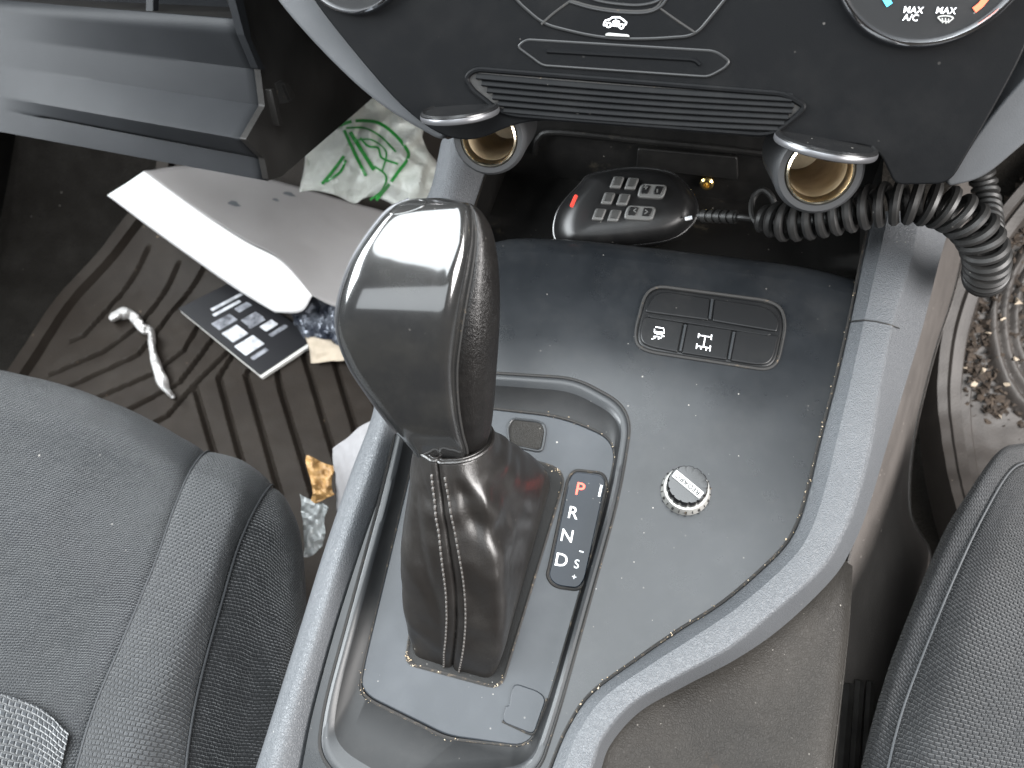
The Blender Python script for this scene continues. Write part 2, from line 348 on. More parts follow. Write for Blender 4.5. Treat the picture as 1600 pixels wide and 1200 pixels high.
# driver mat: raised lip and concentric ridges
lip = np.array([fl(*p)[:2] for p in [(1628,270),(1548,355),(1490,440),(1456,530),(1441,620),(1443,700),(1462,790),(1495,900)]])
rid = []
for k in range(6):
    rid.append(np.array([fl(1655+r*math.cos(a)*.80, 520+r*1.15*math.sin(a))[:2] for r in [40+k*21] for a in np.linspace(math.radians(95), math.radians(265), 14)]))
ucol = np.r_[-.008, -.002, .001, .006, .011, .013, .016, .021, .027, np.linspace(.034, .42, 210)]
yrow = np.linspace(.22, .95, 320); gx, gy = np.meshgrid(ucol, yrow, indexing='ij')
P2 = np.stack([(gx+border(lip, gy)).ravel(), gy.ravel()], 1); de = gx.ravel()
dr = seg_dist(P2, rid)
h = .010+.011*np.clip(1-np.abs(dr)/.0062, 0, 1)**.35
h = np.where(de < .045, .012, h); h = np.where(de < .030, .022, h); h = np.where(de < .0275, .030, h); h = np.where(de < .017, .031, h); h = np.where(de < .0135, .027, h); h = np.where(de < .0115, .036, h); h = np.where(de < .0005, .028, h); h = np.where(de < -.005, -.004, h)
V = np.array([A(p[0], p[1], toe(p[1])+hh+.001*nzv((p[0], p[1], 0), 60)) for p, hh in zip(P2, h)])
dm = mk('rubber_floor_mat', V, gridF(len(ucol), 320), M['matgrey'], None, uv=P2)
tagit(dm, 'dirty grey rubber floor mat with a raised lip and curved ridges beside the driver seat', 'floor mat')
# soil and chips on the driver mat
parts = []
def chip(p, s, flat=.4):
    v = np.array([rng.normal(size=3) for _ in range(6)]); v /= np.linalg.norm(v, axis=1)[:, None]; v *= s*rng.uniform(.5, 1.1, (6, 1)); v[:, 2] *= flat
    bm = bmesh.new(); [bm.verts.new(x) for x in v]; bmesh.ops.convex_hull(bm, input=bm.verts); bm.verts.index_update()
    f = [[q.index for q in fc.verts] for fc in bm.faces]; vv = [p+A(*q.co) for q in bm.verts]; bm.free(); return vv, f
for _ in range(1000):
    a = rng.uniform(math.radians(95), math.radians(270)); r = rng.normal(168, 17)
    if rng.random() < .22: r = rng.uniform(30, 190)
    px, py = 1655+r*math.cos(a)*.80+rng.normal(0, 5), 520+r*1.15*math.sin(a)+rng.normal(0, 10)
    if px < 1478: continue
    parts.append(chip(fl(px, py, .016), rng.choice([.0025, .0035, .005, .0075]), .8))
tagit(merge('debris', parts, M['soil'], smooth=False), 'dry soil and leaf bits scattered on the driver mat', 'debris', kind='stuff')
parts = [chip(fl(x, y, .02), s, .5) for x, y, s in [(1535,432,.013),(1502,668,.010),(1537,580,.007),(1560,655,.008),(1590,470,.007),(1520,600,.006),(1575,600,.006),(1545,520,.005),(1585,560,.006),(1510,575,.005),(1568,500,.005),(1555,690,.007)]]
tagit(merge('wood_chips', parts, M['brownpaper'], smooth=False), 'pale wood chips lying among the soil on the driver mat', 'debris', kind='stuff')

# ================================================================== TUNNEL TRIM on the driver side
rows = []
for L, Rr in [(( 1478,300,.60),(1530,250,.68)), ((1470,350,.59),(1512,345,.69)), ((1448,450,.575),(1488,455,.70)), ((1420,560,.56),(1455,560,.71)), ((1388,680,.55),(1425,690,.71)), ((1350,800,.55),(1420,800,.70)),
              ((1325,900,.545),(1450,865,.70)), ((1312,1000,.54),(1440,930,.69)), ((1300,1100,.53),(1420,1040,.67)), ((1290,1210,.52),(1400,1220,.65))]:
    l = D(*L); r = D(*Rr); q = []
    q.append(l-A(0,0,.02)); q.append(l); m1 = l*.62+r*.38+A(0,0,.012); m2 = l*.25+r*.75+A(0,0,.004); q += [m1, m2, r, r+A(.004,0,-.03), r+A(.006,0,-.3)]
    rows.append(q)
G = patch(rows, 60, 40)
tt = sheet('tunnel_trim', G, M['tunnel']); tagit(tt, 'dusty brown grey floor trim running beside the console on the driver side', 'trim')
# seat rail in the shadow at the foot of the driver seat
pts = []
for a, b, r in [((1326,1068,.540),(1312,1240,.528),.0040), ((1343,1063,.545),(1330,1240,.534),.0034), ((1360,1064,.552),(1349,1240,.542),.0030)]:
    pts.append(tubeVF([D(*a), D(*b)], r, 6))
sr = merge('seat_rail', pts, M['steel'], None); tagit(sr, 'dark steel seat rail at the foot of the driver seat', 'seat rail')

# ================================================================== SEATS
def seam_sheet(name, ctrl, nu, nv, m, parent, edges='', dip=.004, wid=.10, swell=0):
    G = patch(ctrl, nu, nv); N = gnormal(G); u = np.linspace(0, 1, nu)[:, None]; v = np.linspace(0, 1, nv)[None, :]
    f = np.ones((nu, nv)); 
    if 'l' in edges: f = np.minimum(f, 1-np.exp(-(v/wid)**1.2*2.5)+0*u)
    if 'r' in edges: f = np.minimum(f, 1-np.exp(-((1-v)/wid)**1.2*2.5)+0*u)
    if 'f' in edges: f = np.minimum(f, 1-np.exp(-(u/wid)**1.2*2.5)+0*v)
    if 'b' in edges: f = np.minimum(f, 1-np.exp(-((1-u)/wid)**1.2*2.5)+0*v)
    w = np.array([[.0010*nzv(G[i, j], 14)+.00025*nzv(G[i, j], 60) for j in range(nv)] for i in range(nu)])
    G = G+N*((f-1)*dip+swell*f+w*f)[..., None]
    return sheet(name, G, m, parent)
ps = thing('car_seat', 'charcoal cloth passenger seat cushion with a stitched side bolster', 'car seat', D(150, 1000, .6)*A(1,1,0))
# boundaries from front to back: pixel, depth
c0 = [(-330,500,.80),(-330,520,.72),(-330,560,.68),(-330,700,.62),(-330,850,.57),(-330,1000,.53),(-330,1150,.49),(-330,1300,.46)]
c1 = [(20,640,.76),(30,585,.665),(20,625,.615),(0,720,.585),(-30,850,.54),(-60,980,.505),(-80,1110,.475),(-100,1300,.44)]
c2 = [(180,690,.74),(180,632,.645),(180,668,.595),(165,760,.565),(130,870,.525),(90,990,.49),(50,1110,.46),(0,1300,.425)]
s1 = [(325,745,.72),(326,704,.63),(300,728,.580),(272,790,.548),(240,880,.512),(190,1000,.475),(140,1120,.445),(90,1300,.41)]
k1 = [(375,765,.71),(378,720,.62),(370,755,.567),(350,820,.532),(315,910,.497),(265,1030,.460),(220,1140,.432),(180,1300,.40)]
s2 = [(424,790,.70),(426,756,.61),(402,785,.565),(372,850,.532),(345,940,.50),(312,1060,.465),(293,1160,.44),(280,1300,.41)]
o1 = [(452,820,.69),(452,790,.61),(448,825,.575),(428,880,.55),(405,960,.52),(380,1080,.485),(365,1180,.46),(350,1300,.43)]
o2 = [(470,860,.70),(472,850,.62),(476,900,.592),(476,950,.572),(474,1010,.55),(470,1100,.52),(466,1200,.495),(460,1300,.47)]
o3 = [(478,960,.78),(478,960,.73),(480,1000,.71),(480,1060,.69),(478,1120,.67),(474,1200,.64),(470,1300,.62),(465,1400,.60)]
DD = lambda c: [D(*p) for p in c]
def cols(*cs): return np.array([DD(c) for c in cs]).transpose(1, 0, 2)
seam_sheet('seat_centre', cols(c0, c1, c2, s1), 90, 110, M['fabric'], ps, 'r', .003, .05)
seam_sheet('seat_bolster', cols(s1, k1, s2), 90, 40, M['mesh'], ps, 'lr', .0016, .12, .0003)
seam_sheet('seat_side', cols(s2, o1, o2, o3), 90, 50, M['sidecloth'], ps, 'l', .004, .12)
for c in (s1, s2):
    tube('seam', cr(DD(c), 80)-A(0,0,.0016), .0008, M['seam'], ps, 6)
b0 = [(-330,1045,.520),(-330,1150,.492),(-330,1300,.462)]; b1 = [(-60,1075,.485),(-80,1160,.468),(-100,1300,.438)]
b2 = [(60,1105,.462),(40,1180,.449),(0,1300,.423)]; b3 = [(118,1150,.444),(104,1210,.434),(80,1300,.412)]
bb = cols(b0, b1, b2, b3)+A(0,0,.0075)
seam_sheet('seat_insert', bb, 30, 60, M['pattern'], ps, '', .0, .08)

ds = thing('car_seat', 'dark woven driver seat bolster with a pale seam at the bottom right', 'car seat', D(1560, 1000, .6)*A(1,1,0))
e0 = [(1640,690,.70),(1600,692,.64),(1560,706,.60),(1512,770,.57),(1462,860,.545),(1405,1000,.51),(1368,1110,.485),(1335,1250,.46)]
e0o = [(1640,760,.80),(1600,740,.75),(1550,770,.72),(1500,830,.70),(1452,920,.68),(1400,1060,.65),(1365,1170,.63),(1340,1300,.61)]
e1 = [(1650,715,.69),(1612,720,.62),(1580,735,.583),(1540,800,.545),(1495,895,.512),(1440,1030,.478),(1405,1130,.455),(1375,1260,.43)]
e2 = [(1700,740,.68),(1660,745,.61),(1625,775,.572),(1590,850,.525),(1555,940,.49),(1510,1070,.455),(1480,1160,.435),(1450,1270,.41)]
e3 = [(1800,760,.68),(1760,765,.61),(1740,800,.575),(1720,900,.525),(1700,990,.485),(1670,1100,.45),(1650,1190,.43),(1630,1290,.405)]
e4 = [(2100,800,.70),(2100,810,.63),(2090,840,.59),(2080,940,.54),(2070,1020,.50),(2050,1130,.465),(2040,1220,.44),(2030,1320,.42)]
seam_sheet('seat_side', cols(e0o, e0, e1), 90, 50, M['mesh'], ds, 'r', .003, .10)
seam_sheet('seat_bolster', cols(e1, e2, e3, e4), 90, 90, M['mesh'], ds, 'l', .003, .05)
tube('seam', cr(DD(e1), 80)-A(0,0,.0008), .0007, M['seamlight'], ds, 6)

# ================================================================== CENTRE CONSOLE
cc = thing('centre_console', 'dark grey centre console with padded grey edges between the two seats', 'console', A(PC[0][0], PC[0][1], 0))
RI = [(1362,330),(1347,400),(1327,500),(1304,600),(1280,690),(1262,765),(1243,824),(1212,868),(1133,938),(1060,985),(995,1030),(923,1084),(886,1138),(860,1200),(835,1275)]
RO = [(1448,330),(1432,400),(1400,510),(1382,600),(1366,690),(1346,770),(1322,833),(1285,893),(1205,965),(1140,1016),(1060,1060),(990,1102),(945,1154),(928,1200),(905,1275)]
RS = [(1492,330),(1470,400),(1442,510),(1412,610),(1382,710),(1358,790),(1334,850),(1300,905),(1222,980),(1150,1030),(1070,1072),(1000,1112),(955,1162),(938,1206),(915,1280)]
mixp = lambda P, Q, t: [(a[0]*(1-t)+b[0]*t, a[1]*(1-t)+b[1]*t) for a, b in zip(P, Q)]
def prow(P, h, n=130, pl=PC): return np.array([U(*p, off(pl, h)) for p in cr(P, n)])
RH = [(RI, -.004), (mixp(RI, RO, .05), .0005), (mixp(RI, RO, .28), .0070), (mixp(RI, RO, .35), .0080), (mixp(RI, RO, .6), .0086), (mixp(RI, RO, .86), .0084), (mixp(RI, RO, .94), .0074), (RO, .0045), (mixp(RO, RS, .5), -.008), (RS, -.022)]
rows = [prow(P, hh) for P, hh in RH]
G = patch(np.array(rows), 50, 130)
sheet('side_rail', G, M['rail'], cc)
tube('joint_line', [U(1328,502,off(PC,.0012)), U(1338,501,off(PC,.0056)), U(1349,500,off(PC,.0087)), U(1368,502,off(PC,.0092)), U(1386,506,off(PC,.0090)), U(1397,510,off(PC,.0072)), U(1405,513,off(PC,.0030))], .0004, M['gap'], cc, 6)
# dirty joint between panel and rail
tube('joint_line', prow(mixp(RI, RO, -.012), .0002), .0008, M['dirtline'], cc, 6)
# left rail
LI = [(775,225),(752,290),(735,340),(700,480),(655,600),(632,662),(600,760),(562,870),(524,990),(492,1110),(478,1180),(462,1275)]
LM = [(712,215),(700,280),(686,330),(655,450),(622,570),(604,640),(570,745),(530,860),(492,985),(458,1090),(436,1160),(404,1275)]
LO = [(690,220),(676,285),(660,330),(632,440),(600,560),(583,645),(548,740),(507,860),(468,985),(430,1105),(403,1190),(375,1275)]
LU = [(684,260),(672,310),(655,350),(628,460),(596,575),(577,668),(542,762),(500,885),(462,1010),(425,1130),(399,1215),(370,1300)]
G = patch(np.array([prow(LU, -.09), prow(LU, -.03), prow(LO, -.003), prow(mixp(LO, LM, .5), .006), prow(LM, .0085), prow(mixp(LM, LI, .35), .0065), prow(mixp(LM, LI, .8), -.001), prow(LI, -.006)]), 50, 130)
sheet('side_rail', G, M['rail'], cc)

# recess around the shifter
OUT = [(640,575,40),(900,592,30),(988,640,45),(968,770,60),(870,1120,60),(838,1215,40),(600,1260,20),(497,1190,50),(505,1110,60),(600,760,60)]
RIM = [(648,586,36),(895,602,28),(976,648,40),(957,770,55),(861,1110,55),(830,1200,36),(600,1240,20),(510,1180,44),(517,1105,55),(610,765,55)]
PLT = [(668,628,20),(880,652,40),(966,690,36),(948,780,50),(858,1095,45),(826,1168,28),(700,1150,20),(562,1082,32),(568,1040,40),(640,740,40)]
npl = 10
o_l = rp(OUT, 30, npl); r_l = rp(RIM, 26, npl); p_l = rp(PLT, 25, npl)
lerp2 = lambda a, b, t: [x*(1-t)+y*t for x, y in zip(a, b)]
rows = [loopU(o_l, off(PC, -.002)), loopU(lerp2(o_l, r_l, .15), off(PC, .0009)), loopU(lerp2(o_l, r_l, .55), off(PC, .0014)), loopU(r_l, off(PC, .0008)), loopU(lerp2(r_l, p_l, .18), off(PC, -.0010)), loopU(lerp2(r_l, p_l, .55), off(PP, .0024)), loopU(lerp2(r_l, p_l, .93), off(PP, .0004)), loopU(p_l, off(PP, -.0018))]
loft('recess_surround', rows[:5], M['surround'], cc, closed=True)
loft('recess_wall', rows[4:], M['recess'], cc, closed=True)
tube('joint_line', loopU(lerp2(o_l, r_l, -.10), off(PC, .0001)), .0009, M['gap'], cc, 6, closed=True)
# top panel with the recess opening; curved down into the pocket at the front
PF = [(742,405),(800,394),(900,398),(1050,414),(1180,430),(1260,442),(1340,462)]
front = cr(PF, 40)
outer = list(front)+[A(*p) for p in cr(mixp(RI, RO, .02)[1:], 120) if p[1] > 470]+[A(470,1275)]+[A(*p) for p in cr(mixp(LI, LM, .05)[::-1], 60) if p[1] > 420]
Vo = loopU(outer, PC); Vh = loopU(lerp2(o_l, r_l, .3), PC)
bm = bmesh.new()
def addloop(V):
    vs = [bm.verts.new(v) for v in V]; return [bm.edges.new((vs[i], vs[(i+1) % len(vs)])) for i in range(len(vs))]
ed = addloop(Vo)+addloop(Vh)
bmesh.ops.triangle_fill(bm, use_beauty=True, use_dissolve=False, edges=ed, normal=Vector(EN))
bm.verts.index_update(); V = [np.array(v.co) for v in bm.verts]; F = [[v.index for v in f.verts] for f in bm.faces]; bm.free()
mk('top_panel', V, F, M['panel'], cc, smooth=False)
frontP = loopU(front, PC)
rows = [frontP-EY*.0, frontP+EY*.006-EN*.0006, frontP+EY*.012-EN*.003, frontP+EY*.016-EN*.008, frontP+EY*.017-EN*.02, frontP+EY*.018-EN*.05]
loft('panel_nose', rows, M['panel'], cc)
# storage pocket below the dash
xl, xr = U(745,400,PC)[0]-.012, U(1352,470,PC)[0]+.004; yf = frontP[20][1]; zf = frontP[20][2]
yb = yf+.098; zfl = zf-.030
def quadgrid(a, b, c, d, n=12):
    return np.array([[(a*(1-u)+b*u)*(1-v)+(d*(1-u)+c*u)*v for u in np.linspace(0, 1, n)] for v in np.linspace(0, 1, n)])
pk = [quadgrid(A(xl,yf,zfl), A(xr,yf-.02,zfl), A(xr,yb,zfl), A(xl,yb,zfl)),
      quadgrid(A(xl,yb,zfl), A(xr,yb,zfl), A(xr,yb+.03,zf+.16), A(xl,yb+.03,zf+.16)),
      quadgrid(A(xl,yf-.02,zfl), A(xl,yb,zfl), A(xl,yb+.03,zf+.022), A(xl,yf-.02,zf-.010)),
      quadgrid(A(xr,yf-.06,zfl), A(xr,yb,zfl), A(xr,yb+.03,zf+.026), A(xr,yf-.06,zf-.016))]
merge('pocket_liner', [(g.reshape(-1, 3), gridF(12, 12)) for g in pk], M['liner'], cc, weld=.0005)
PB = (A(0, yb-.002, zfl), unit(A(0, -1, .03/(zf+.16-zfl))))
lipp = cr([(835,240),(842,216),(870,207),(1000,220),(1120,232),(1215,243)], 40)
tube('pocket_lip', loopU(lipp, off(PB, .002)), .0022, M['liner'], cc, 8)
slab('pocket_plaque', [(996,232),(1152,246),(1153,282),(994,264)], PB, .003, -.001, M['liner'], cc, r=5)
pb = U(1105, 283, PB)
lathe('screw', [(.0048,0),(.0048,.004),(.0036,.0052),(.0022,.0052),(.0019,.002)], pb, PB[1], M['gold'], cc, 20)

# lower storage face on the driver side and outer wall
T_ = [(1318,868),(1268,925),(1205,975),(1140,1024),(1060,1068),(990,1110),(948,1160),(930,1206),(908,1280)]
B_ = [(1324,880),(1322,930),(1318,985),(1312,1040),(1306,1090),(1300,1140),(1294,1190),(1290,1235),(1284,1300)]
q1 = prow(mixp(RO, RS, .15)[6:], -.018, 70); q4 = prow(B_, -.055, 70)
G = patch(np.array([q1, q1-EN*.008+.06*(q4-q1), q1*.7+q4*.3-EN*.010, q1*.35+q4*.65-EN*.006, q1*.06+q4*.94-EN*.0005, q4-EN*.004+A(.004,0,0)]), 40, 70)
sheet('storage_panel', G, M['sidepanel'], cc)
q5 = q4-EN*.006+A(.0055,0,-.004)
loft('outer_wall', [q4-EN*.003+A(.003,0,0), q5, q5+A(.009,0,-.10), q5+A(.010,0,-.34)], M['sidepanel'], cc)

# switch panel
SW = [(1018,449,26),(1205,474,26),(1224,492,20),(1208,574,22),(1188,574,16),(1003,542,24),(997,525,20),(1004,462,20)]
spn = slab('switch_panel', [(1014,447,28),(1214,474,30),(1225,505,20),(1210,577,26),(1000,545,30),(995,520,20)], PC, .0022, -.002, M['switch'], cc, bevel=.0013, bseg=3)
def sw(poly, h=.0036, r=5): return slab('switch', poly, PC, h, .0005, M['switch'], spn, bevel=.0007, r=r)
sw([(1026,453,22),(1110,466,3),(1107,500,3),(1016,488,6),(1007,486,6)])
sw([(1116,467,3),(1200,479,22),(1219,500,12),(1214,518,4),(1113,501,3)])
sw([(1006,494,5),(1068,504,3),(1059,550,3),(1008,540,24),(999,526,14)])
sw([(1074,505,3),(1144,515,3),(1136,562,3),(1065,551,3)])
sw([(1150,516,3),(1217,524,5),(1208,562,16),(1192,571,18),(1141,563,3)])
slab('divider', [(1016,491),(1200,517),(1205,522),(1200,524),(1017,496),(1012,493)], PC, .0042, .001, M['switch'], spn, bevel=.0004, r=2)
for a, b in [((1113,468),(1109,499)), ((1071,508),(1063,549)), ((1147,519),(1139,562))]:
    tube('divider', [U(*a, off(PC,.0036)), U(*b, off(PC,.0036))], .0008, M['surround'], spn, 8)
tube('switch_rim', loopU(rp([(1012,445,30),(1216,472,32),(1228,505,20),(1212,580,28),(998,547,32),(992,520,20)], 20), off(PC,.0005)), .0011, M['gap'], spn, 6, closed=True)
PS = off(PC, .0037)
def ribbon(pts, w, pl, h=.00015):               # flat printed stroke on a plane
    P = loopU(pts, pl); n = pl[1]; T = np.gradient(P, axis=0); T /= np.linalg.norm(T, axis=1)[:, None]+1e-9
    S = np.cross(n, T)*w/2; V = np.vstack([P+S+n*h, P-S+n*h]); k = len(P)
    return V, [[i, i+1, k+i+1, k+i] for i in range(k-1)]
def prints(name, strokes, w, pl, m, parent): return merge(name, [ribbon(s, w, pl) for s in strokes], m, parent, smooth=False)
def arc(cx, cy, rx, ry, a0, a1, n=16): return [(cx+rx*math.cos(math.radians(a)), cy+ry*math.sin(math.radians(a))) for a in np.linspace(a0, a1, n)]
# skidding car symbol
prints('icon', [[(1024,511),(1037,513)], [(1023,514),(1022,518),(1038,520),(1037,514)], [(1026,522),(1035,523)], [(1021,526),(1028,526),(1033,529)], [(1018,530),(1024,528)],
                [(1034,525),(1038,526)], [(1028,530),(1034,527)], [(1022,520),(1038,521)]], .00062, PS, M['white'], spn)
# axle symbol
prints('icon', [[(1093,524),(1111,527)], [(1102,525),(1099,542)], [(1091,541),(1109,544)], [(1092,521),(1091,528)], [(1112,523),(1111,531)], [(1089,537),(1088,545)], [(1110,540),(1109,549)], [(1095,543),(1095,546)], [(1104,544),(1103,548)]], .00062, PS, M['white'], spn)

# ================================================================== GEAR SELECTOR
gs = thing('gear_selector', 'automatic gear selector with a gloss black knob and leather boot on the console', 'gear shifter', U(760, 900, PP))
slab('base_plate', [(p[0], p[1], p[2]) for p in PLT], PP, 0, -.004, M['plate'], gs, bevel=.0008, r=25)
tube('joint_line', loopU(lerp2(p_l, r_l, .035), off(PP, -.0004)), .0008, M['dirtline'], gs, 6, closed=True)
# boot opening
BO = [(638,1030),(778,1070),(880,738),(690,682)]
bo = rp([(634,1036,16),(782,1076,22),(886,736,30),(688,676,20)], 14, 8)
slab('opening_shade', [(634,1036,16),(782,1076,22),(886,736,30),(688,676,20)], PP, .0005, -.002, M['liner'], gs, r=14, bevel=0)  # flat dark slab, paints in the shade of the gap around the boot
tube('opening_lip', loopU(bo, off(PP, .0002)), .0009, M['dirtline'], gs, 6, closed=True)
# blank recess and flap
slab('blank_recess', [(800,655,8),(846,660,14),(851,672,10),(845,704,10),(797,694,10),(794,668,8)], PP, .0003, -.002, M['sidepanel'], gs, r=8, bevel=.0003)
tube('recess_edge', loopU(rp([(800,654,8),(847,659,16),(853,672,10),(847,706,10),(796,696,10),(793,668,8)], 8), off(PP, .0004)), .0008, M['surround'], gs, 8, closed=True)
slab('cover_flap', [(803,1067,10),(842,1080,12),(853,1092,8),(834,1148,10),(784,1128,10),(790,1103,3),(796,1102,3),(797,1088,3)], PP, .0011, -.001, M['plate'], gs, r=6, bevel=.0005)
tube('flap_gap', loopU(rp([(785,1127,8),(834,1150,10),(855,1091,8)], 6, closed=False), off(PP, .0002)), .0007, M['dirtline'], gs, 6)
# indicator window
ind = slab('indicator_window', [(898,737,9),(940,742,10),(946,754,8),(913,905,8),(903,919,10),(868,914,12),(857,900,10),(861,885,8),(890,748,8)], PP, .0012, -.001, M['window'], gs, bevel=.0004, r=8)
tube('window_rim', loopU(rp([(897,734,10),(942,739,11),(949,754,8),(916,906,8),(905,922,11),(866,917,13),(854,901,10),(858,885,8),(887,748,8)], 8), off(PP, .0004)), .0008, M['dirtline'], gs, 6, closed=True)
PW = off(PP, .0013)
pxm = .40/FPX
def put(s, px, py, hpx, m, parent=ind, pl=PW, dx=1, dy=.19, sx=1):
    p, r, u = frame(px, py, pl, dx, dy); d = np.dot(p-CAM, F_)
    return textmesh('letter', s, p, r*sx, u, hpx*d/FPX/.72, m, parent)
put('P', 906, 765, 21, M['redlit']); put('R', 895, 802, 20, M['white']); put('N', 886, 838, 20, M['white']); put('D', 877, 876, 21, M['white'])
put('S', 901, 882, 14, M['white']); put('+', 897, 902, 10, M['white'])
prints('mark', [[(905,861),(912,863)]], .0007, PW, M['white'], ind)
prints('mark', [[(940,758),(936,776)]], .0013, PW, M['white'], ind)

# boot
NT, NS = 300, 90
AX = unit(D(688, 318, .305)-D(708, 705, .368)); CC = D(710, 685, .3635); CRR = .0176
e1 = unit(EX-AX*(EX@AX)); e2 = np.cross(AX, e1)
bl = rp([(646,1028,14),(768,1064,18),(864,744,26),(694,690,18)], 14, 8)
lp = loopU(bl, off(PP, -.0012)); seglen = np.r_[0, np.cumsum(np.linalg.norm(np.roll(lp, -1, 0)-lp, axis=1))]
lpc = np.vstack([lp, lp[:1]])
cor = [0, 9, 18, 27, 36]
ang = [math.radians(a) for a in (222, 318, 402, 498, 582)]
base = np.zeros((NT, 3)); coll = np.zeros((NT, 3)); outw = np.zeros((NT, 3)); bcen = lp.mean(0)
ts = np.linspace(0, 1, NT, endpoint=False)
for i, t in enumerate(ts):
    k = int(t*4); f = t*4-k; a, b = seglen[cor[k]+4 if k < 4 else 0], (seglen[cor[k+1]+4] if k < 3 else seglen[-1]+seglen[4])
    s = (a+(b-a)*f) % seglen[-1]
    base[i] = [np.interp(s, seglen, lpc[:, q]) for q in range(3)]
    th = ang[k]+(ang[k+1]-ang[k])*f
    coll[i] = CC+CRR*(e1*math.cos(th)*1.0+e2*math.sin(th)*1.06)
    outw[i] = unit(e1*math.cos(th)+e2*math.sin(th))
tseam = lambda s: .125+.045*math.sin(s*math.pi)*.9-.015*s
FOLDS = [(.20,.95,.31,.74,.0034,.055),(.20,.84,.33,.62,-.0034,.05),(.25,.70,.34,.48,.0026,.06),(.17,.66,.27,.56,.0016,.04),(.16,.55,.25,.40,-.0018,.07),(.03,.80,.11,.38,-.0020,.05),
         (-.03,.62,.08,.44,.0016,.06),(.15,.33,.24,.22,-.0012,.05),(.02,.24,.11,.15,.0010,.04),(.18,.92,.24,.86,-.0018,.03),(.03,.93,.09,.84,-.0016,.03),(.30,.55,.36,.30,-.0016,.05)]
def bootp(t, s, wr=True):
    x = (t % 1)*NT; i = int(x) % NT; j = (i+1) % NT; f = x-int(x)
    b = base[i]*(1-f)+base[j]*f; c = coll[i]*(1-f)+coll[j]*f; o = outw[i]*(1-f)+outw[j]*f
    w = s**1.05
    p = b*(1-w)+c*w
    bul = .0062*math.sin(math.pi*min(1, s**.85))
    right = max(0, math.cos((t-.36)*2*math.pi)); bul += .0030*right*math.sin(math.pi*s**.7)-.004*max(0, math.cos((t-.6)*2*math.pi))*math.sin(math.pi*s)
    rdg = ((t-.262+.5) % 1)-.5; bul += .0035*math.exp(-(rdg/.028)**2)*math.sin(math.pi*min(1, s*1.08))-.0032*math.exp(-((rdg-.09)/.05)**2)*math.sin(math.pi*s)
    p = p+o*bul
    if wr:
        q = p*1.0
        d = .0028*nzv(q, 24, 3)+.0009*nzv(q*A(1,1,1.5), 60, 9)
        # folds below the collar and along the right side
        d += .0009*math.sin((s-.86+.5*abs(((t-.30)+.5) % 1-.5))*46)*math.exp(-((s-.83)/.12)**2)*(.4+.6*right)
        env = min(1, s*7)*min(1, (1-s)*9+.05)
        for t0, s0, t1, s1, am, wd in FOLDS:
            ax_, ay_ = ((t-t0+.5) % 1-.5)*4.2, s-s0; bx_, by_ = (t1-t0)*4.2, s1-s0
            k_ = max(0, min(1, (ax_*bx_+ay_*by_)/(bx_*bx_+by_*by_))); q_ = math.hypot(ax_-k_*bx_, ay_-k_*by_)
            d += am*math.exp(-(q_/(wd*1.25))**2)*(1-.5*abs(2*k_-1)**2)
        d *= env*.75
        dt = ((t-tseam(s)+.5) % 1)-.5
        d += -.0017*math.exp(-(dt/.0042)**2)+.0006*math.exp(-((abs(dt)-.020)/.012)**2)
        p = p+o*d
    return p
G = np.array([[bootp(t, s) for t in ts] for s in np.linspace(0, 1, NS)])
rows = list(G)
top = G[-1]; ctr = top.mean(0)
rows += [top+(ctr-top)*.05+AX*.0016, top+(ctr-top)*.14+AX*.0012, top+(ctr-top)*.2-AX*.006]
bt = loft('boot', rows, M['boot'], gs, closed=True)
tube('boot_collar', top+AX*.0006, .0010, M['boot'], bt, 8, closed=True)
parts = []
for sgn in (-1, 1):
    s = .015
    while s < .955:
        t0 = tseam(s)+sgn*.024; t1 = tseam(s+.013)+sgn*.024
        a = bootp(t0, s); b = bootp(t1, s+.0150); i = int(t0*NT); o = outw[i]
        parts.append(tubeVF([a+o*.0000, (a*.75+b*.25)+o*.0006, (a*.25+b*.75)+o*.0006, b+o*.0000], .00055, 5)); s += .022
merge('stitching', parts, M['thread'], bt)

# knob
LV = [((640,312),(712,314),(730,318),.3065),((606,330),(736,323),(752,331),.3035),((570,375),(742,366),(769,364),.3035),((545,420),(737,415),(777,415),.3045),((529,475),(727,470),(779,470),.3078),
      ((529,522),(718,525),(777,526),.3135),((548,574),(712,578),(773,580),.3220),((585,630),(714,632),(770,626),.3325),((620,676),(721,676),(765,670),.3425),((645,704),(729,706),(757,699),.3520),((655,724),(728,730),(748,722),.3620)]
BU = [.35,.75,.95,1.05,1.1,1.1,1.05,1,.88,.70,.50]
capc = [(-.0,.020),(-.012,.010),(.0,.003),(.025,-.0015),(.10,-.0042),(.30,-.0064),(.52,-.0080),(.74,-.0092),(.86,-.0094),(.945,-.0068),(1.0,-.0008)]
def kpt(l, f, dz, k):
    (L, S, R, d) = l; x = L[0]+(S[0]-L[0])*f; y = L[1]+(S[1]-L[1])*f - (10*BU[k] if False else 0)
    return D(x, y, d+dz*BU[k])
def kpr(l, f, dz, k):
    (L, S, R, d) = l; x = S[0]+(R[0]-S[0])*f; y = S[1]+(R[1]-S[1])*f; return D(x, y, d+dz*BU[k])
cap = [[kpt(l, f, z, k) for f, z in capc] for k, l in enumerate(LV)]
tp = D(684, 309, .312); cap = [[tp+(np.array(p)-tp)*.03 for p in cap[0]]]+cap
kn = sheet('knob', patch(cap, 100, 80), M['gloss'], gs)
sid = [[kpr(l, f, z, k) for f, z in [(0,-.0004),(.22,-.0006),(.5,.0008),(.85,.006),(1,.014)]]+[kpt(l, f, z, k) for f, z in [(1.02,.026),(.75,.036),(.35,.038),(.06,.030),(-.0,.020)]] for k, l in enumerate(LV)]
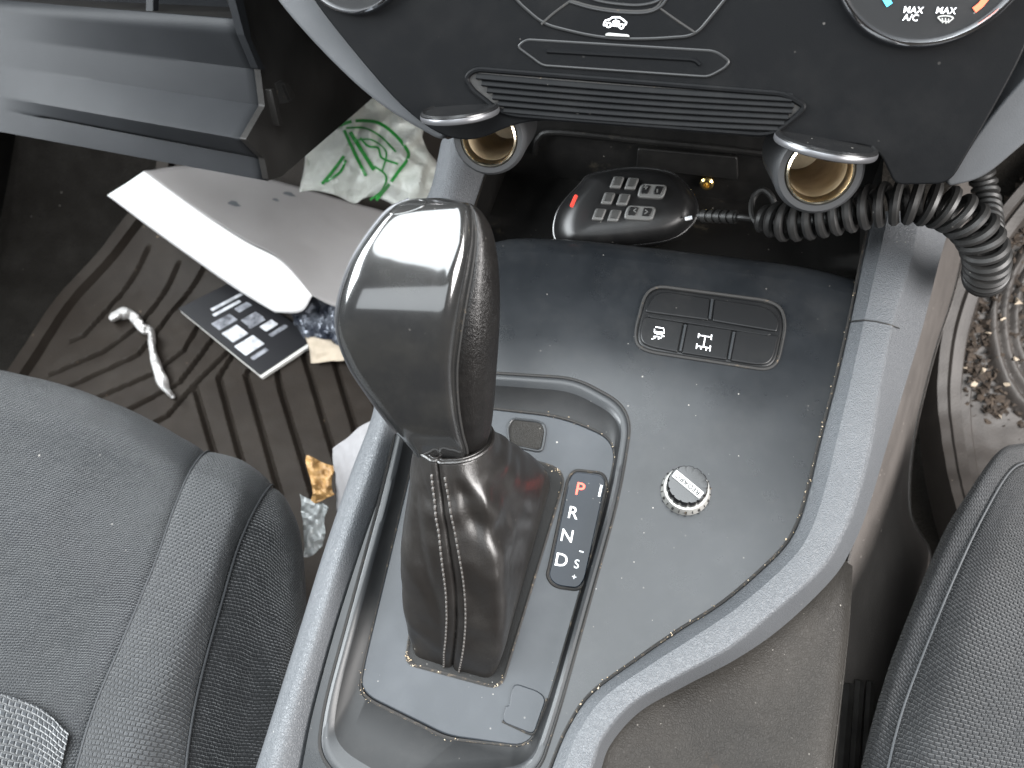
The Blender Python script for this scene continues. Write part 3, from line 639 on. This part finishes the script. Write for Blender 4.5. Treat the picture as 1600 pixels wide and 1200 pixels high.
tp2 = D(690, 309, .312); sid = [[tp2+(np.array(p)-tp2)*.03 for p in sid[0]]]+sid
sheet('knob_grip', patch(sid, 100, 70), M['knobleather'], kn)
seam = cr([kpr(l, .03, -.0010, k) for k, l in enumerate(LV[1:])], 60); tube('knob_seam', seam, .0007, M['gap'], kn, 6)
edge = cr([D(l[0][0]-1.0, l[0][1], l[3]+.004*BU[k]) for k, l in list(enumerate(LV))[:9]], 70); tube('knob_edge', edge, .0008, M['satin'], kn, 8)
wr_ = [kpr(l, .5+.45*math.sin(i*1.1)*.4+.2, -.0015, k) for i, (k, l) in enumerate(list(enumerate(LV))[3:8])]
# round moulding mark on the top of the knob
G0 = patch(cap, 100, 80); cpt = G0[14, 36]
circ = []
for a in np.linspace(0, 2*math.pi, 40, endpoint=False):
    i = 14+5.5*math.sin(a); j = 33+11*math.cos(a); ii = int(i); jj = int(j); fi, fj = i-ii, j-jj
    circ.append(G0[ii,jj]*(1-fi)*(1-fj)+G0[ii+1,jj]*fi*(1-fj)+G0[ii,jj+1]*(1-fi)*fj+G0[ii+1,jj+1]*fi*fj)
tube('knob_mark', circ, .00028, M['gloss'], kn, 6, closed=True)

# ================================================================== ROTARY KNOB
rk = thing('rotary_knob', 'small black rotary knob with a silver skirt and white lettered strip on the console', 'control knob', U(1071, 768, PC))
c0_ = U(1071, 768, PC); rr = 38*np.dot(c0_-CAM, F_)/FPX
lathe('skirt', [(rr*1.0,-.001),(rr*1.0,.0012),(rr*.90,.0062),(rr*.80,.0066)], c0_, EN, M['ring'], rk, 48)
prof = []; seg = 144
def scal(a): return 1-.06*max(0, math.cos(a*14))**4
e1k, e2k = EX, EY
rows = []
for r, hh in [(.82,.0045),(.82,.010),(.80,.0128),(.76,.0136),(.55,.0138)]:
    rows.append([c0_+EN*hh+rr*r*scal(a)*(e1k*math.cos(a)+e2k*math.sin(a)) for a in np.linspace(0, 2*math.pi, seg, endpoint=False)])
dial = loft('dial', rows, M['dark'], rk, closed=True, caps=True)
PK = off(PC, .0138)
ca = proj(c0_+EN*.0138)
dv = unit(A(46, 38)); pv = A(-dv[1], dv[0])
poly = [ca+dv*28+pv*6.5, ca+dv*28-pv*6.5, ca-dv*28-pv*6.5, ca-dv*28+pv*6.5]
mkr = slab('marker', [tuple(p) for p in poly], PC, .0146, .0125, M['strip'], dial, bevel=.0003, r=2)
p, r, u = frame(ca[0], ca[1], off(PC, .0147), -dv[0], -dv[1])
textmesh('letter', 'REDARC', p, r*1.1, u, .0036, M['gap'], dial)
parts = []
for k in range(22):
    a = 2*math.pi*k/22; dr_ = e1k*math.cos(a)+e2k*math.sin(a); tg = np.cross(EN, dr_)
    parts.append(boxVF(c0_+dr_*rr*.950+EN*.0037, .00022, .00022+.0004*(k % 2), .0014, unit(dr_+EN*.75), tg, unit(EN-dr_*.75)))
merge('skirt_marks', parts, M['gap'], rk, smooth=False)

# ================================================================== DASHBOARD
dsh = thing('dashboard', 'black lower dashboard with a louvred vent and control dials above the console', 'dashboard', D(1000, 150, .40))
DP = [(455,-60),(487,0,80),(560,92,160),(628,170,60),(690,216,40),(745,222,30),(800,196,30),(850,188,60),(1000,200,200),(1190,212,60),(1225,214,30),(1370,230,30),(1398,290,14),(1484,289,24),(1560,160,80),(1612,60,60),(1640,-60)]
slab('dash_panel', DP, PD, 0, 0, M['dash'], dsh, bevel=.0065, bseg=5, r=12, ext=A(0, .13, -.012))
V_, F_b = boxVF(A(0, .80, .745), .80, .375, .13); mk('dash_body_occluder', V_, F_b, M['dash'], dsh, bevel=.02)  # unseen upper dash, put in to keep light off footwell and pocket
# side trims
SLp = [(395,-60),(430,0,60),(505,85,120),(590,165,80),(690,222,20),(700,206,10),(640,160,60),(575,90,100),(500,0,60),(470,-60)]
slab('side_trim', SLp, off(PD, -.010), 0, -.05, M['sidetrim'], dsh, bevel=.003, r=20, bseg=3)
SRp = [(1680,-60),(1640,80,60),(1560,165,60),(1478,280,20),(1482,291,6),(1515,285,20),(1545,272,30),(1600,225,40),(1700,140,60),(1750,-60)]
slab('side_trim', SRp, off(PD, -.008), 0, -.09, M['sidetrim'], dsh, bevel=.006, r=20, bseg=4)
# vent
VO = [(727,121,10),(743,108,12),(1226,147,14),(1258,166,8),(1246,180,12),(1212,206,12),(1190,210,10),(800,180,14),(778,172,14),(738,140,10)]
vent = slab('vent', VO, off(PD, .0002), .0004, -.001, M['gap'], dsh, r=10, bevel=.0002)
tube('vent_rim', loopU(rp(VO, 10), off(PD, .0006)), .0013, M['dash'], vent, 8, closed=True)
def vx(y):                                       # left and right limits of a louvre whose left end is at height y (0..1)
    return (740+y*52, 114+y*64), (1236-max(0,y-.3)*38+6*min(y,.3)/.3, 150+y*56)
for k in range(6):
    y = .08+k*.165
    a, b = vx(y); n_ = 24
    Lc = [(a[0]+(b[0]-a[0])*t, a[1]+(b[1]-a[1])*t+3*math.sin(math.pi*t)) for t in np.linspace(0, 1, n_)]
    P = loopU(Lc, off(PD, .0012)); dn = -np.cross(EX, PD[1]); dn = unit(A(0, -.5, -.866))
    rows = [P-PD[1]*.0012-dn*.0022, P+PD[1]*.0008+dn*.0006, P+PD[1]*.0009+dn*.0010, P+PD[1]*.0002+dn*.0014, P-PD[1]*.0014+dn*.0014]
    loft('louvre', rows, M['dash'], vent, sharp=math.radians(80))
# blank trim with shallow groove
BT = [(809,73,6),(822,62,8),(1118,80,12),(1140,96,6),(1132,106,8),(1108,119,8),(1095,119,8),(848,102,8)]
blank = slab('blank_trim', BT, PD, .0008, -.001, M['dash'], dsh, r=8, bevel=.0005)
tube('trim_edge', loopU(rp(BT, 8), off(PD, .0004)), .0007, M['edgeline'], blank, 8, closed=True)
sc_ = [(855,80,8),(1085,93,10),(1092,100,6),(1080,106,8),(862,92,6)]
tube('trim_groove', loopU(rp(sc_[:2]+[(1094,101,8)], 8, closed=False), off(PD, .0006)), .0011, M['dash'], blank, 8)
# climate buttons
CB = [(770,-60),(806,0,20),(850,38,20),(930,58,60),(1000,62,60),(1086,56,20),(1132,0,20),(1175,-60)]
clim = slab('button_panel', CB, PD, .0010, -.001, M['dash'], dsh, r=20, bevel=.0006)
tube('button_edge', loopU(rp(CB, 20), off(PD, .0005)), .0008, M['edgeline'], clim, 8, closed=True)
def groove(pts): return tube('button_gap', loopU(cr(pts, 24), off(PD, .0009)), .0006, M['gap'], clim, 6)
groove([(846,38),(866,20),(893,0),(930,-30)]); groove([(1027,10),(1055,30),(1086,51)]); groove([(893,1),(925,10),(965,16),(1005,17),(1027,10),(1040,-12)])
tube('button_edge', loopU(cr([(890,3),(925,13),(965,19),(1007,20),(1031,11),(1045,-8)], 30), off(PD, .0011)), .0007, M['edgeline'], clim, 8)
tube('button_edge', loopU(cr([(905,-12),(930,0),(962,6),(1000,8),(1030,0),(1045,-20)], 30), off(PD, .0011)), .0007, M['edgeline'], clim, 8)
slab('button_lamp', [(947,52),(951,51),(982,54),(984,58),(945,56)], PD, .0018, 0, M['greyprint'], clim, r=2, bevel=.0002)
PG = off(PD, .0011)
# recirculation car symbol
prints('icon', [[(944,36),(946,32),(953,30),(957,27),(968,27),(974,31),(979,35),(978,38)], [(944,36),(943,39),(949,40)], [(954,39),(968,41)], [(973,40),(978,38)], arc(951,39,3.6,3.4,0,360,12), arc(971,41,3.6,3.4,0,360,12),
                [(957,35),(962,32),(968,34),(966,37),(958,36)], [(961,34),(966,35)]], .0007, PG, M['white'], clim)
# dials
def dial_(cx, cy, R, name):
    c = U(cx, cy, off(PD, .002)); rm = R*np.dot(c-CAM, F_)/FPX; n_ = unit(PD[1]+A(0,0,.0))
    d = lathe(name, [(rm*1.03,-.004),(rm*1.03,.001),(rm*1.0,.0035),(rm*.965,.0042),(rm*.94,.0030),(rm*.93,.001)], c, n_, M['chrome'], dsh, 96, caps=False)
    lathe('dial_face', [(rm*.945,-.002),(rm*.94,.0014),(rm*.3,.0018)], c, n_, M['switch'], d, 96)
    return d, (c+n_*.0018, n_)
dl, pf = dial_(1462, -90, 149, 'control_dial')
put('MAX', 1427, 16, 9.5, M['white'], dl, off(pf, .0002), 1, .04); put('A/C', 1423, 28, 9.5, M['white'], dl, off(pf, .0002), 1, .04); put('MAX', 1478, 17, 9.5, M['white'], dl, off(pf, .0002), 1, .04)
prints('icon', [[(1465,27),(1470,25),(1478,24.5),(1485,25.5),(1490,28)], [(1465,27),(1471,33)], [(1490,28),(1483,34)], [(1471,33),(1483,34)], [(1472,28),(1473,36)], [(1477,28),(1478,37)], [(1482,29),(1482,36)]], .0005, off(pf, .0002), M['greyprint'], dl)
prints('mark', [[(1380,-12),(1384,-2),(1390,8)]], .0024, off(pf, .0002), M['blue'], dl)
prints('mark', [[(1522,16),(1532,8),(1545,-8)]], .0024, off(pf, .0002), M['red'], dl)
dl2, pf2 = dial_(549, -86, 97, 'control_dial')
# power sockets
def socket(px, py, d, capx, capy, capd, rpx, capr):
    d = float(np.dot(U(px, py, PD)-CAM, F_))+.006; c = D(px, py, d); R = rpx*d/FPX; ax = unit(A(.10, -.88, .46))
    s = lathe('power_socket', [(R*.74,-.070),(R*.75,-.001),(R*.79,.0006),(R*.92,.0006),(R*.99,-.001),(R*1.02,-.004),(R*1.0,-.014),(R*.98,-.05)], c, ax, M['socketring'], dsh, 56, caps=False)
    lathe('socket_rim', [(R*.655,-.006),(R*.67,.0006),(R*.70,.0016),(R*.745,.0009),(R*.765,-.001)], c, ax, M['brassrim'], s, 56, caps=False)
    lathe('socket_bore', [(R*.675,-.001),(R*.66,-.012),(R*.645,-.062),(R*.2,-.063),(R*.18,-.056),(R*.001,-.056)], c, ax, M['brass'], s, 56, caps=False)
    capd = d-.016; cp = D(capx, capy, capd); v = unit(cp-CAM); w = unit(A(0,0,1)-v*v[2]); nn = w*math.cos(math.radians(11))-v*math.sin(math.radians(11))
    rc = capr*capd/FPX
    lathe('socket_cap', [(rc*.9,-.0034),(rc*.985,-.0030),(rc*1.0,-.0012),(rc*.985,.0004),(rc*.93,.0012),(rc*.90,.0004),(rc*.6,.0006)], cp, nn, M['dark'], s, 64)
    lathe('cap_edge', [(rc*.995,-.0027),(rc*1.008,-.0021),(rc*1.008,-.0008),(rc*.995,-.0002)], cp, nn, M['satin'], s, 64, caps=False)
    return s
socket(764, 216, .375, 718, 172, .357, 58, 62)
socket(1281, 268, .352, 1291, 222, .331, 68, 79)

# ================================================================== GLOVE BOX (open)
xg = -.315; PX = (A(xg, 0, 0), A(1, 0, 0)); PL = (A(xg-.42, 0, 0), A(1, 0, 0))
gb = thing('glove_box', 'grey open glove box lid hanging over the passenger footwell', 'glove box', U(400, 200, PX))
prR = [(372,30),(379,52),(405,108),(413,166),(383,218),(405,241),(412,247),(419,281)]
prL = [(-260,-30),(-260,-12),(-260,26),(-260,66),(-260,108),(-260,122),(-260,126),(-260,160)]
mid = [(0,0),(0,19),(0,59),(0,103),(0,151),(0,166),(0,170),(0,204)]
def gr(px, py, x): return U(px, py, (A(x,0,0), A(1,0,0)))
def xof(px): return xg+(px-400)/400*.20
R3 = [gr(*p, xg) for p in prR]; M3 = [gr(p[0], p[1], xg-.225) for p in mid]; L3 = [gr(p[0], p[1], xg-.36) for p in prL]
rows = []
S = np.array([cr([r, m, 2*np.array(m)-np.array(r)], 40) for r, m in zip(R3, M3)])
def splitrow(i, j, t): return S[i]*(1-t)+S[j]*t
rr_ = [S[0]]
for i in range(1, len(S)-1):
    rr_ += [splitrow(i, i-1, .08), S[i], splitrow(i, i+1, .08)]
rr_ += [S[-1], S[-1]+A(0,.012,-.004), S[-1]+A(0,.16,.10)]
loft('lid', rr_, M['lid'], gb, sharp=math.radians(25), solid=.002)
# end panel in the plane of the lid's end
ends = [(300,-120),(362,-5),(380,38),(407,108),(414,166),(384,218),(406,241),(413,247),(420,282),(440,276),(568,166),(640,100),(640,-120)]
slab('end_panel', ends, PX, .003, -.002, M['lidside'], gb, r=3, bevel=.0006)
slab('edge_strip', [(362,-20),(376,-20),(391,48),(392,60),(415,110),(404,108),(382,55)], PX, .008, .0025, M['lid'], gb, r=2, bevel=.0006)
slab('latch_hole', [(430,130),(440,125),(462,150),(460,158),(438,163)], PX, .0036, .002, M['gap'], gb, r=2, bevel=.0002)
slab('latch_peg', [(444,131),(450,130),(462,150),(455,158)], PX, .0060, .002, M['lidside'], gb, r=2, bevel=.0004)
slab('end_rib', [(424,140),(430,138),(442,196),(436,198)], PX, .008, .002, M['lidside'], gb, r=2, bevel=.0006)
# dark inside of the box and the light divider
q = [gr(372,30,xg), gr(0,0,xg-.225)]
loft('inner_wall', [[R3[0]+A(.0,.0,.0), S[0][-1]], [R3[0]+A(0,.10,-.05), S[0][-1]+A(0,.10,-.05)], [R3[0]+A(0,.12,.25), S[0][-1]+A(0,.12,.25)]], M['lidside'], gb)
dvx = xg-.083
slab('divider', [(240,-30),(250,-30),(247,39),(239,38)], (A(dvx,0,0), A(1,0,0)), .004, -.002, M['lid'], gb, r=2, bevel=.0008)

# ================================================================== LITTER IN THE PASSENGER FOOTWELL
# folded card lying against the toe board
A0 = [(225,268,.965),(300,322,.955),(380,375,.945),(440,408,.94),(488,462,.935)]
A1 = [(340,263,.99),(410,320,.97),(470,370,.955),(510,420,.945),(530,480,.935)]
A2 = [(610,332,.965),(620,380,.95),(640,420,.945),(640,460,.94),(640,500,.935)]
B0 = [(168,305,.99),(230,352,.985),(310,410,.98),(375,455,.975),(430,488,.97)]
Bm = [(200,285,.970),(268,338,.962),(348,393,.955),(412,432,.95),(470,487,.95)]
cw = thing('folded_card', 'white folded card sleeve with a bright flap lying in the passenger footwell', 'card', fl(420, 430))
FG = patch(cols(A0, A1, A2), 40, 40); FG = FG+np.array([[A(0,0,.004*nzv(FG[i,j], 9, 2)+.0022*abs(nzv(FG[i,j], 22, 5))) for j in range(40)] for i in range(40)]); sheet('card_face', FG, M['cardshade'], cw, solid=.0015)
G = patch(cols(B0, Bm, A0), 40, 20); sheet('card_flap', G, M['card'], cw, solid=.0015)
def onface(x, y): return A(x, y)
PCd = (D(400,310,.968), unit(np.cross(D(610,332,.965)-D(225,268,.965), D(488,462,.935)-D(225,268,.965))))
if PCd[1]@(CAM-PCd[0]) < 0: PCd = (PCd[0], -PCd[1])
# black booklet
bk = thing('booklet', 'black booklet with white photos and text lying on the chevron mat', 'booklet', fl(400, 520))
BK = (fl(390,520,.030), unit(A(.05,-.1,1)))
slab('pages', [(282,486),(362,446),(497,532),(409,590)], BK, -.001, -.006, M['page'], bk, r=0, bevel=0)
cv = slab('cover', [(278,482),(360,441),(494,527),(406,586)], BK, .0006, -.0008, M['booklet'], bk, r=2, bevel=.0003)
bu, bv = A(128, 104), A(82, -41)
def bq(u, v): return tuple(A(278,482)+bu*u+(A(82,-41)*(1-u)+A(88,-59)*u)*v)
def brect(nm, u0, u1, v0, v1, m): slab(nm, [bq(u0,v0), bq(u1,v0), bq(u1,v1), bq(u0,v1)], BK, .0009, .0002, m, cv, r=1, bevel=0)
for u0, v0, v1 in [(.16,.36,.93),(.22,.30,.80)]: brect('text_line', u0, u0+.03, v0, v1, M['photolight'])
for u0,u1,v0,v1,k in [(.30,.40,.16,.50,'photo'),(.44,.58,.14,.42,'photolight'),(.62,.76,.10,.44,'photolight'),(.80,.84,.12,.40,'photo'),(.42,.52,.52,.80,'photo'),(.58,.66,.62,.84,'photolight'),(.70,.74,.60,.90,'photo'),(.28,.34,.62,.86,'photo'),(.52,.55,.50,.78,'photo')]:
    brect('photo_print', u0, u1, v0, v1, M[k])
# dark foil and kraft scrap next to the booklet
def crumple(name, quad, d, m, amp, n=26, label='', cat='', sc=30, seed=0, parent=None, mid=0, solid=.0006):
    q = [A(*p) for p in quad]; ds_ = d if isinstance(d, (list, tuple)) else [d]*4
    G = np.zeros((n, n, 3))
    for i, u in enumerate(np.linspace(0, 1, n)):
        for j, v in enumerate(np.linspace(0, 1, n)):
            p = (q[0]*(1-u)+q[1]*u)*(1-v)+(q[3]*(1-u)+q[2]*u)*v
            dd = (ds_[0]*(1-u)+ds_[1]*u)*(1-v)+(ds_[3]*(1-u)+ds_[2]*u)*v
            b = D(*p, dd); e = min(u, 1-u, v, 1-v)
            w = amp*(nzv(b, sc, seed)-.5*abs(nzv(b, sc*1.6, seed+14))+.6*abs(nzv(b, sc*2.3, seed+4))+.4*nzv(b, sc*5, seed+8))-mid*4*u*(1-u)*v*(1-v)*4
            jit = A(nzv(b, sc*1.5, seed+20), nzv(b, sc*1.5, seed+30))*amp*900*(1 if e < .02 else .4)
            G[i, j] = D(p[0]+jit[0], p[1]+jit[1], dd+w)
    o = sheet(name, G, m, parent, solid=solid)
    if label: tagit(o, label, cat)
    return o, G
crumple('foil_wrapper', [(430,450),(545,455),(545,540),(470,525)], [1.0,.96,.95,.99], M['foil'], .012, label='crinkled dark foil wrapper tucked under the white card flap', cat='wrapper', sc=35)
crumple('paper_scrap', [(478,528),(560,520),(560,562),(486,568)], [.985,.96,.955,.985], M['brownpaper'], .004, label='small brown paper scrap beside the booklet corner', cat='paper', seed=5)
# tissue strip
path = cr([(172,500),(188,490),(207,493),(222,512),(236,520),(238,545),(246,575),(258,605),(272,622)], 60); G = []
for i, p in enumerate(path):
    t = i/59; tdir = unit(path[min(i+1, 59)]-path[max(i-1, 0)]); nd = A(-tdir[1], tdir[0])
    w = (4.5+6*max(0, math.sin(math.pi*min(1, t*1.1)))**.7+1.6*math.sin(t*17)+.7*math.sin(t*47))*(.8+.25*math.sin(t*9))
    G.append([fl(*(p+nd*w*s), .020+.012*(1-s*s)+.007*nzv((p[0], p[1], s*5), .12)+.003*math.sin(s*3.5+t*14)+.0035*nzv((p[0], p[1], s*9), .2)) for s in np.linspace(-1, 1, 9)])
ti = sheet('tissue_strip', np.array(G), M['tissue'], solid=.0008); tagit(ti, 'twisted white tissue strip on the brown chevron mat', 'tissue')
# carrier bag
bg, BG = crumple('carrier_bag', [(470,150),(640,150),(720,330),(480,300)], [.86,.83,.80,.86], M['bag'], .030, 60, sc=14, seed=11, mid=.05,
                 label='crumpled white carrier bag with a green print under the dashboard', cat='bag')
class Surf:
    def __init__(self, G): self.P = np.array([proj(p) for p in G.reshape(-1, 3)]); self.d = (G.reshape(-1, 3)-CAM)@F_
    def at(self, px, py, lift=.002):             # point of the surface under a pixel, lifted a little
        w = 1/((self.P[:, 0]-px)**2+(self.P[:, 1]-py)**2+4); k = np.argsort(-w)[:6]
        return D(px, py, np.sum(self.d[k]*w[k])/np.sum(w[k])-lift)
bagpt = Surf(BG).at
cardpt = Surf(FG).at
parts = []
for cx, cy, rx, ry in [(366,318,9,4),(431,312,5,2),(452,303,9,3)]:
    c_ = [cardpt(cx+rx*math.cos(a)*(1+.3*math.sin(3*a)), cy+ry*math.sin(a)+.25*rx*math.cos(a), .0022) for a in np.linspace(0, 2*math.pi, 18, endpoint=False)]; mk('ink_print', c_, [list(range(18))], M['inkprint'], cw, smooth=False)
z2 = lambda p: (500+p[0]*.3125, p[1]*.3125)
strokes = [([(90,630),(170,605),(280,610),(360,660),(430,740),(440,790),(390,860),(340,930),(280,1000)], 5), ([(130,640),(220,640),(300,680),(380,760)], 3),
           ([(120,650),(170,760),(230,880)], 5), ([(150,660),(200,740),(270,850)], 6), ([(200,690),(240,730),(290,740),(310,790),(390,820)], 3.5), ([(10,920),(60,860),(120,780)], 5), ([(30,910),(100,860),(130,800)], 4),
           ([(270,830),(330,880),(310,950),(250,1000)], 3), ([(180,700),(260,700),(330,760),(310,860)], 2.5)]
parts = []
for s, w in strokes:
    c = cr([z2(p) for p in s], 30); V = []; 
    for i, p in enumerate(c):
        t = unit(c[min(i+1, 29)]-c[max(i-1, 0)]); nd = A(-t[1], t[0])*w/2
        V += [bagpt(*(p+nd)), bagpt(*(p-nd))]
    parts.append((V, [[2*i, 2*i+1, 2*i+3, 2*i+2] for i in range(29)]))
merge('bag_print', parts, M['green'], bg)
# wrapper with a dry leaf, clear plastic and white paper beside the console
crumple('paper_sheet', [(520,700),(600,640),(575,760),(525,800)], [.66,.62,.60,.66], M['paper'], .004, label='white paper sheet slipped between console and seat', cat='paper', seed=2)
crumple('dry_leaf', [(483,715),(520,728),(522,775),(488,790)], [.66,.66,.66,.66], M['leaf'], .010, label='curled brown dry leaf beside the console edge', cat='leaf', sc=40, seed=3)
crumple('clear_wrapper', [(475,770),(512,790),(505,855),(472,870)], [.655,.655,.66,.66], M['clear'], .012, label='crumpled clear plastic wrapper between seat and console', cat='wrapper', sc=40, seed=8)

# ================================================================== RADIO MICROPHONE AND CORD
PMn = unit(A(.05, -.50, .86)); PM = (D(985, 325, .520), PMn)
mc = thing('radio_microphone', 'black hand microphone with a grey keypad lying in the storage pocket', 'microphone', D(985, 330, .53))
MO = [(868,372),(872,330),(905,290),(925,273),(985,263),(1040,268),(1068,285),(1088,318),(1084,346),(1050,372),(985,383),(900,390)]
MI = [(900,360),(905,325),(930,288),(945,278),(990,272),(1035,277),(1054,290),(1066,315),(1060,338),(1030,352),(975,360),(915,366)]
mo = crc(MO, 72); mi = crc(MI, 72)
T1 = loopU(mo, off(PM, -.012))
rows = [T1-PMn*.022+A(0,.004,0), T1-PMn*.010, T1, loopU(lerp2(mo, mi, .25), off(PM,-.006)), loopU(lerp2(mo, mi, .6), off(PM,-.0015)), loopU(mi, off(PM,.0005)), loopU(lerp2(mi, [A(985,320)]*72, .4), off(PM,.0014))]
mb = loft('body', rows, M['micbody'], mc, closed=True, caps=True)
tube('body_band', loopU(mo, off(PM, -.0135)), .0011, M['dark'], mc, 8, closed=True)
def key(cx, cy, w, h_, sk=7):
    return [(cx-w/2+sk/2, cy-h_/2),(cx+w/2+sk/2, cy-h_/2+w*.06),(cx+w/2-sk/2, cy+h_/2+w*.06),(cx-w/2-sk/2, cy+h_/2)]
for x, y, w in [(964,284,17),(987,286,17),(950,309,17),(974,311,17),(936,334,17),(960,336,17)]:
    slab('key', key(x, y, w, 18), PM, .0036, .0005, M['keylabel'], mb, r=3, bevel=.0008); slab('key_top', key(x+1.2, y-1.6, w-4.5, 12.5, 5), PM, .0041, .002, M['key'], mb, r=2, bevel=.0004)
for x, y, w in [(1019,297,42),(1000,331,46)]:
    slab('key', key(x, y, w, 22), PM, .0040, .0005, M['keylabel'], mb, r=8, bevel=.0008)
    for s in (-.24, .24):
        slab('key', key(x+w*s, y-1+w*s*.06, w*.30, 13, 5), PM, .0046, .003, M['dark'], mb, r=3, bevel=.0003)
PK2 = off(PM, .0048)
prints('mark', [[(1006,292),(1012,293)], [(1009,289),(1009,296)], [(1027,295),(1027,301)], [(994,326),(990,329),(994,332)], [(1008,328),(1012,331),(1007,334)]], .0009, PK2, M['keylabel'], mb)
tube('indicator_lamp', [D(893,322,.508), D(900,306,.512)], .0012, M['redled'], mc, 8)
tube('label_bar', [D(1071,342,.512), D(1081,340,.512)], .0012, M['white'], mc, 8)
parts = [tubeVF([D(1092,337,.505), D(1152,339,.49)], .0032, 12)]
for k in range(5):
    t = k/4; p0 = D(1098+t*44, 337.3+t*1.6, .504-.011*t); p1 = D(1105+t*44, 337.5+t*1.6, .502-.011*t); parts.append(tubeVF([p0, p1], .0042, 14))
merge('strain_relief', parts, M['rubber'], mc)
cd = cr([D(1148,339,.491), D(1163,340,.487), D(1180,343,.484), D(1192,352,.480), D(1204,352,.476), D(1212,335,.472), D(1206,308,.470), D(1190,297,.472), D(1176,312,.474), D(1176,338,.472), D(1190,356,.468)], 70)
path = cr([D(1190,343,.470), D(1240,345,.455), D(1300,336,.440), D(1365,322,.425), D(1425,316,.415), D(1480,326,.412), D(1522,357,.416), D(1541,398,.427), D(1540,432,.455), D(1545,415,.52), D(1546,350,.57), D(1538,290,.585), D(1518,225,.57)], 2600)
sl = np.r_[0, np.cumsum(np.linalg.norm(np.diff(path, axis=0), axis=1))]
RC, PT = .0094, .0074
T = np.gradient(path, axis=0); T /= np.linalg.norm(T, axis=1)[:, None]
nrm = unit(np.cross(T[0], A(0,0,1))); H = []
for i in range(len(path)):
    nrm = unit(nrm-T[i]*(nrm@T[i])); bn = np.cross(T[i], nrm); a = -2*math.pi*(sl[i]/PT+max(0, sl[i]-.13)**1.5*24)+1.2
    rc = RC*min(1, .55+sl[i]/.03)*(1-.28*min(1, max(0, sl[i]-.19)/.03)); H.append(path[i]+rc*(nrm*math.cos(a)+bn*math.sin(a)))
V, F = tubeVF(np.array(H), .0027, 8); V2, F2 = tubeVF(cd, .0019, 8)
co_ = merge('coiled_cord', [(V, F), (V2, F2)], M['rubber']); tagit(co_, 'black coiled microphone cord stretched over the padded console edge', 'cord')

# ================================================================== CRUMBS on the console
parts = []
for p in cr(mixp(RI, RO, -.02), 400)[40:330]:
    if rng.random() < .22: parts.append(chip(U(p[0]+rng.normal(0, 2.0), p[1]+rng.normal(0, 2.0), off(PC,.0012)), rng.uniform(.0002, .0008), .8))
for p in lerp2(p_l, r_l, .05):
    for _ in range(2):
        if rng.random() < .25: parts.append(chip(U(p[0]+rng.normal(0, 3), p[1]+rng.normal(0, 3), off(PP,.0008)), rng.uniform(.0002, .0007), .8))
for _ in range(60):
    i = rng.integers(0, len(bo)-1); t = rng.random(); p = bo[i]*(1-t)+bo[i+1]*t
    parts.append(chip(U(p[0]+rng.normal(0, 2), p[1]+rng.normal(0, 2), off(PP,.0014)), rng.uniform(.0002, .0007), .8))
tagit(merge('crumbs', parts, M['crumb'], smooth=False), 'pale crumbs caught along the edges of the console', 'crumbs', kind='stuff')

# ================================================================== LIGHT: the car's windows and an added overhead lamp
W = bpy.data.worlds.new('World'); SC.world = W; W.use_nodes = True
bgn = W.node_tree.nodes['Background']; bgn.inputs[0].default_value = (.80, .78, .76, 1); bgn.inputs[1].default_value = .05
def window(name, loc, target, sx, sy, power, col):
    l = bpy.data.lights.new(name, 'AREA'); l.shape = 'RECTANGLE'; l.size = sx; l.size_y = sy; l.energy = power; l.color = col
    o = bpy.data.objects.new(name, l); COL.objects.link(o); o.location = loc
    o.rotation_euler = (Vector(target)-Vector(loc)).to_track_quat('-Z', 'Y').to_euler(); return o
window('passenger_window_light', (-1.15, .10, 1.08), (-.1, .10, .4), 1.15, .65, 88, (.92, .97, 1.0))
window('overhead_light', (-.15, .05, 1.52), (-.12, .08, .4), 1.25, 1.02, 54, (.91, .968, 1.0))  # added overhead lamp for console sheen and knob highlight, no known roof opening
window('rear_window_light', (-.12, -1.05, 1.22), (-.08, .2, .55), 1.25, .50, 8, (.90, .96, 1.0))
window('driver_window_light', (1.15, -.15, 1.02), (.2, .15, .2), 1.0, .65, 80, (1.0, .97, .95))
VS = SC.view_settings; VS.view_transform = 'Standard'; VS.look = 'None'; VS.exposure = -0.18; VS.gamma = 1; VS.use_curve_mapping = False
SC.cycles.use_denoising = True; SC.cycles.max_bounces = 8
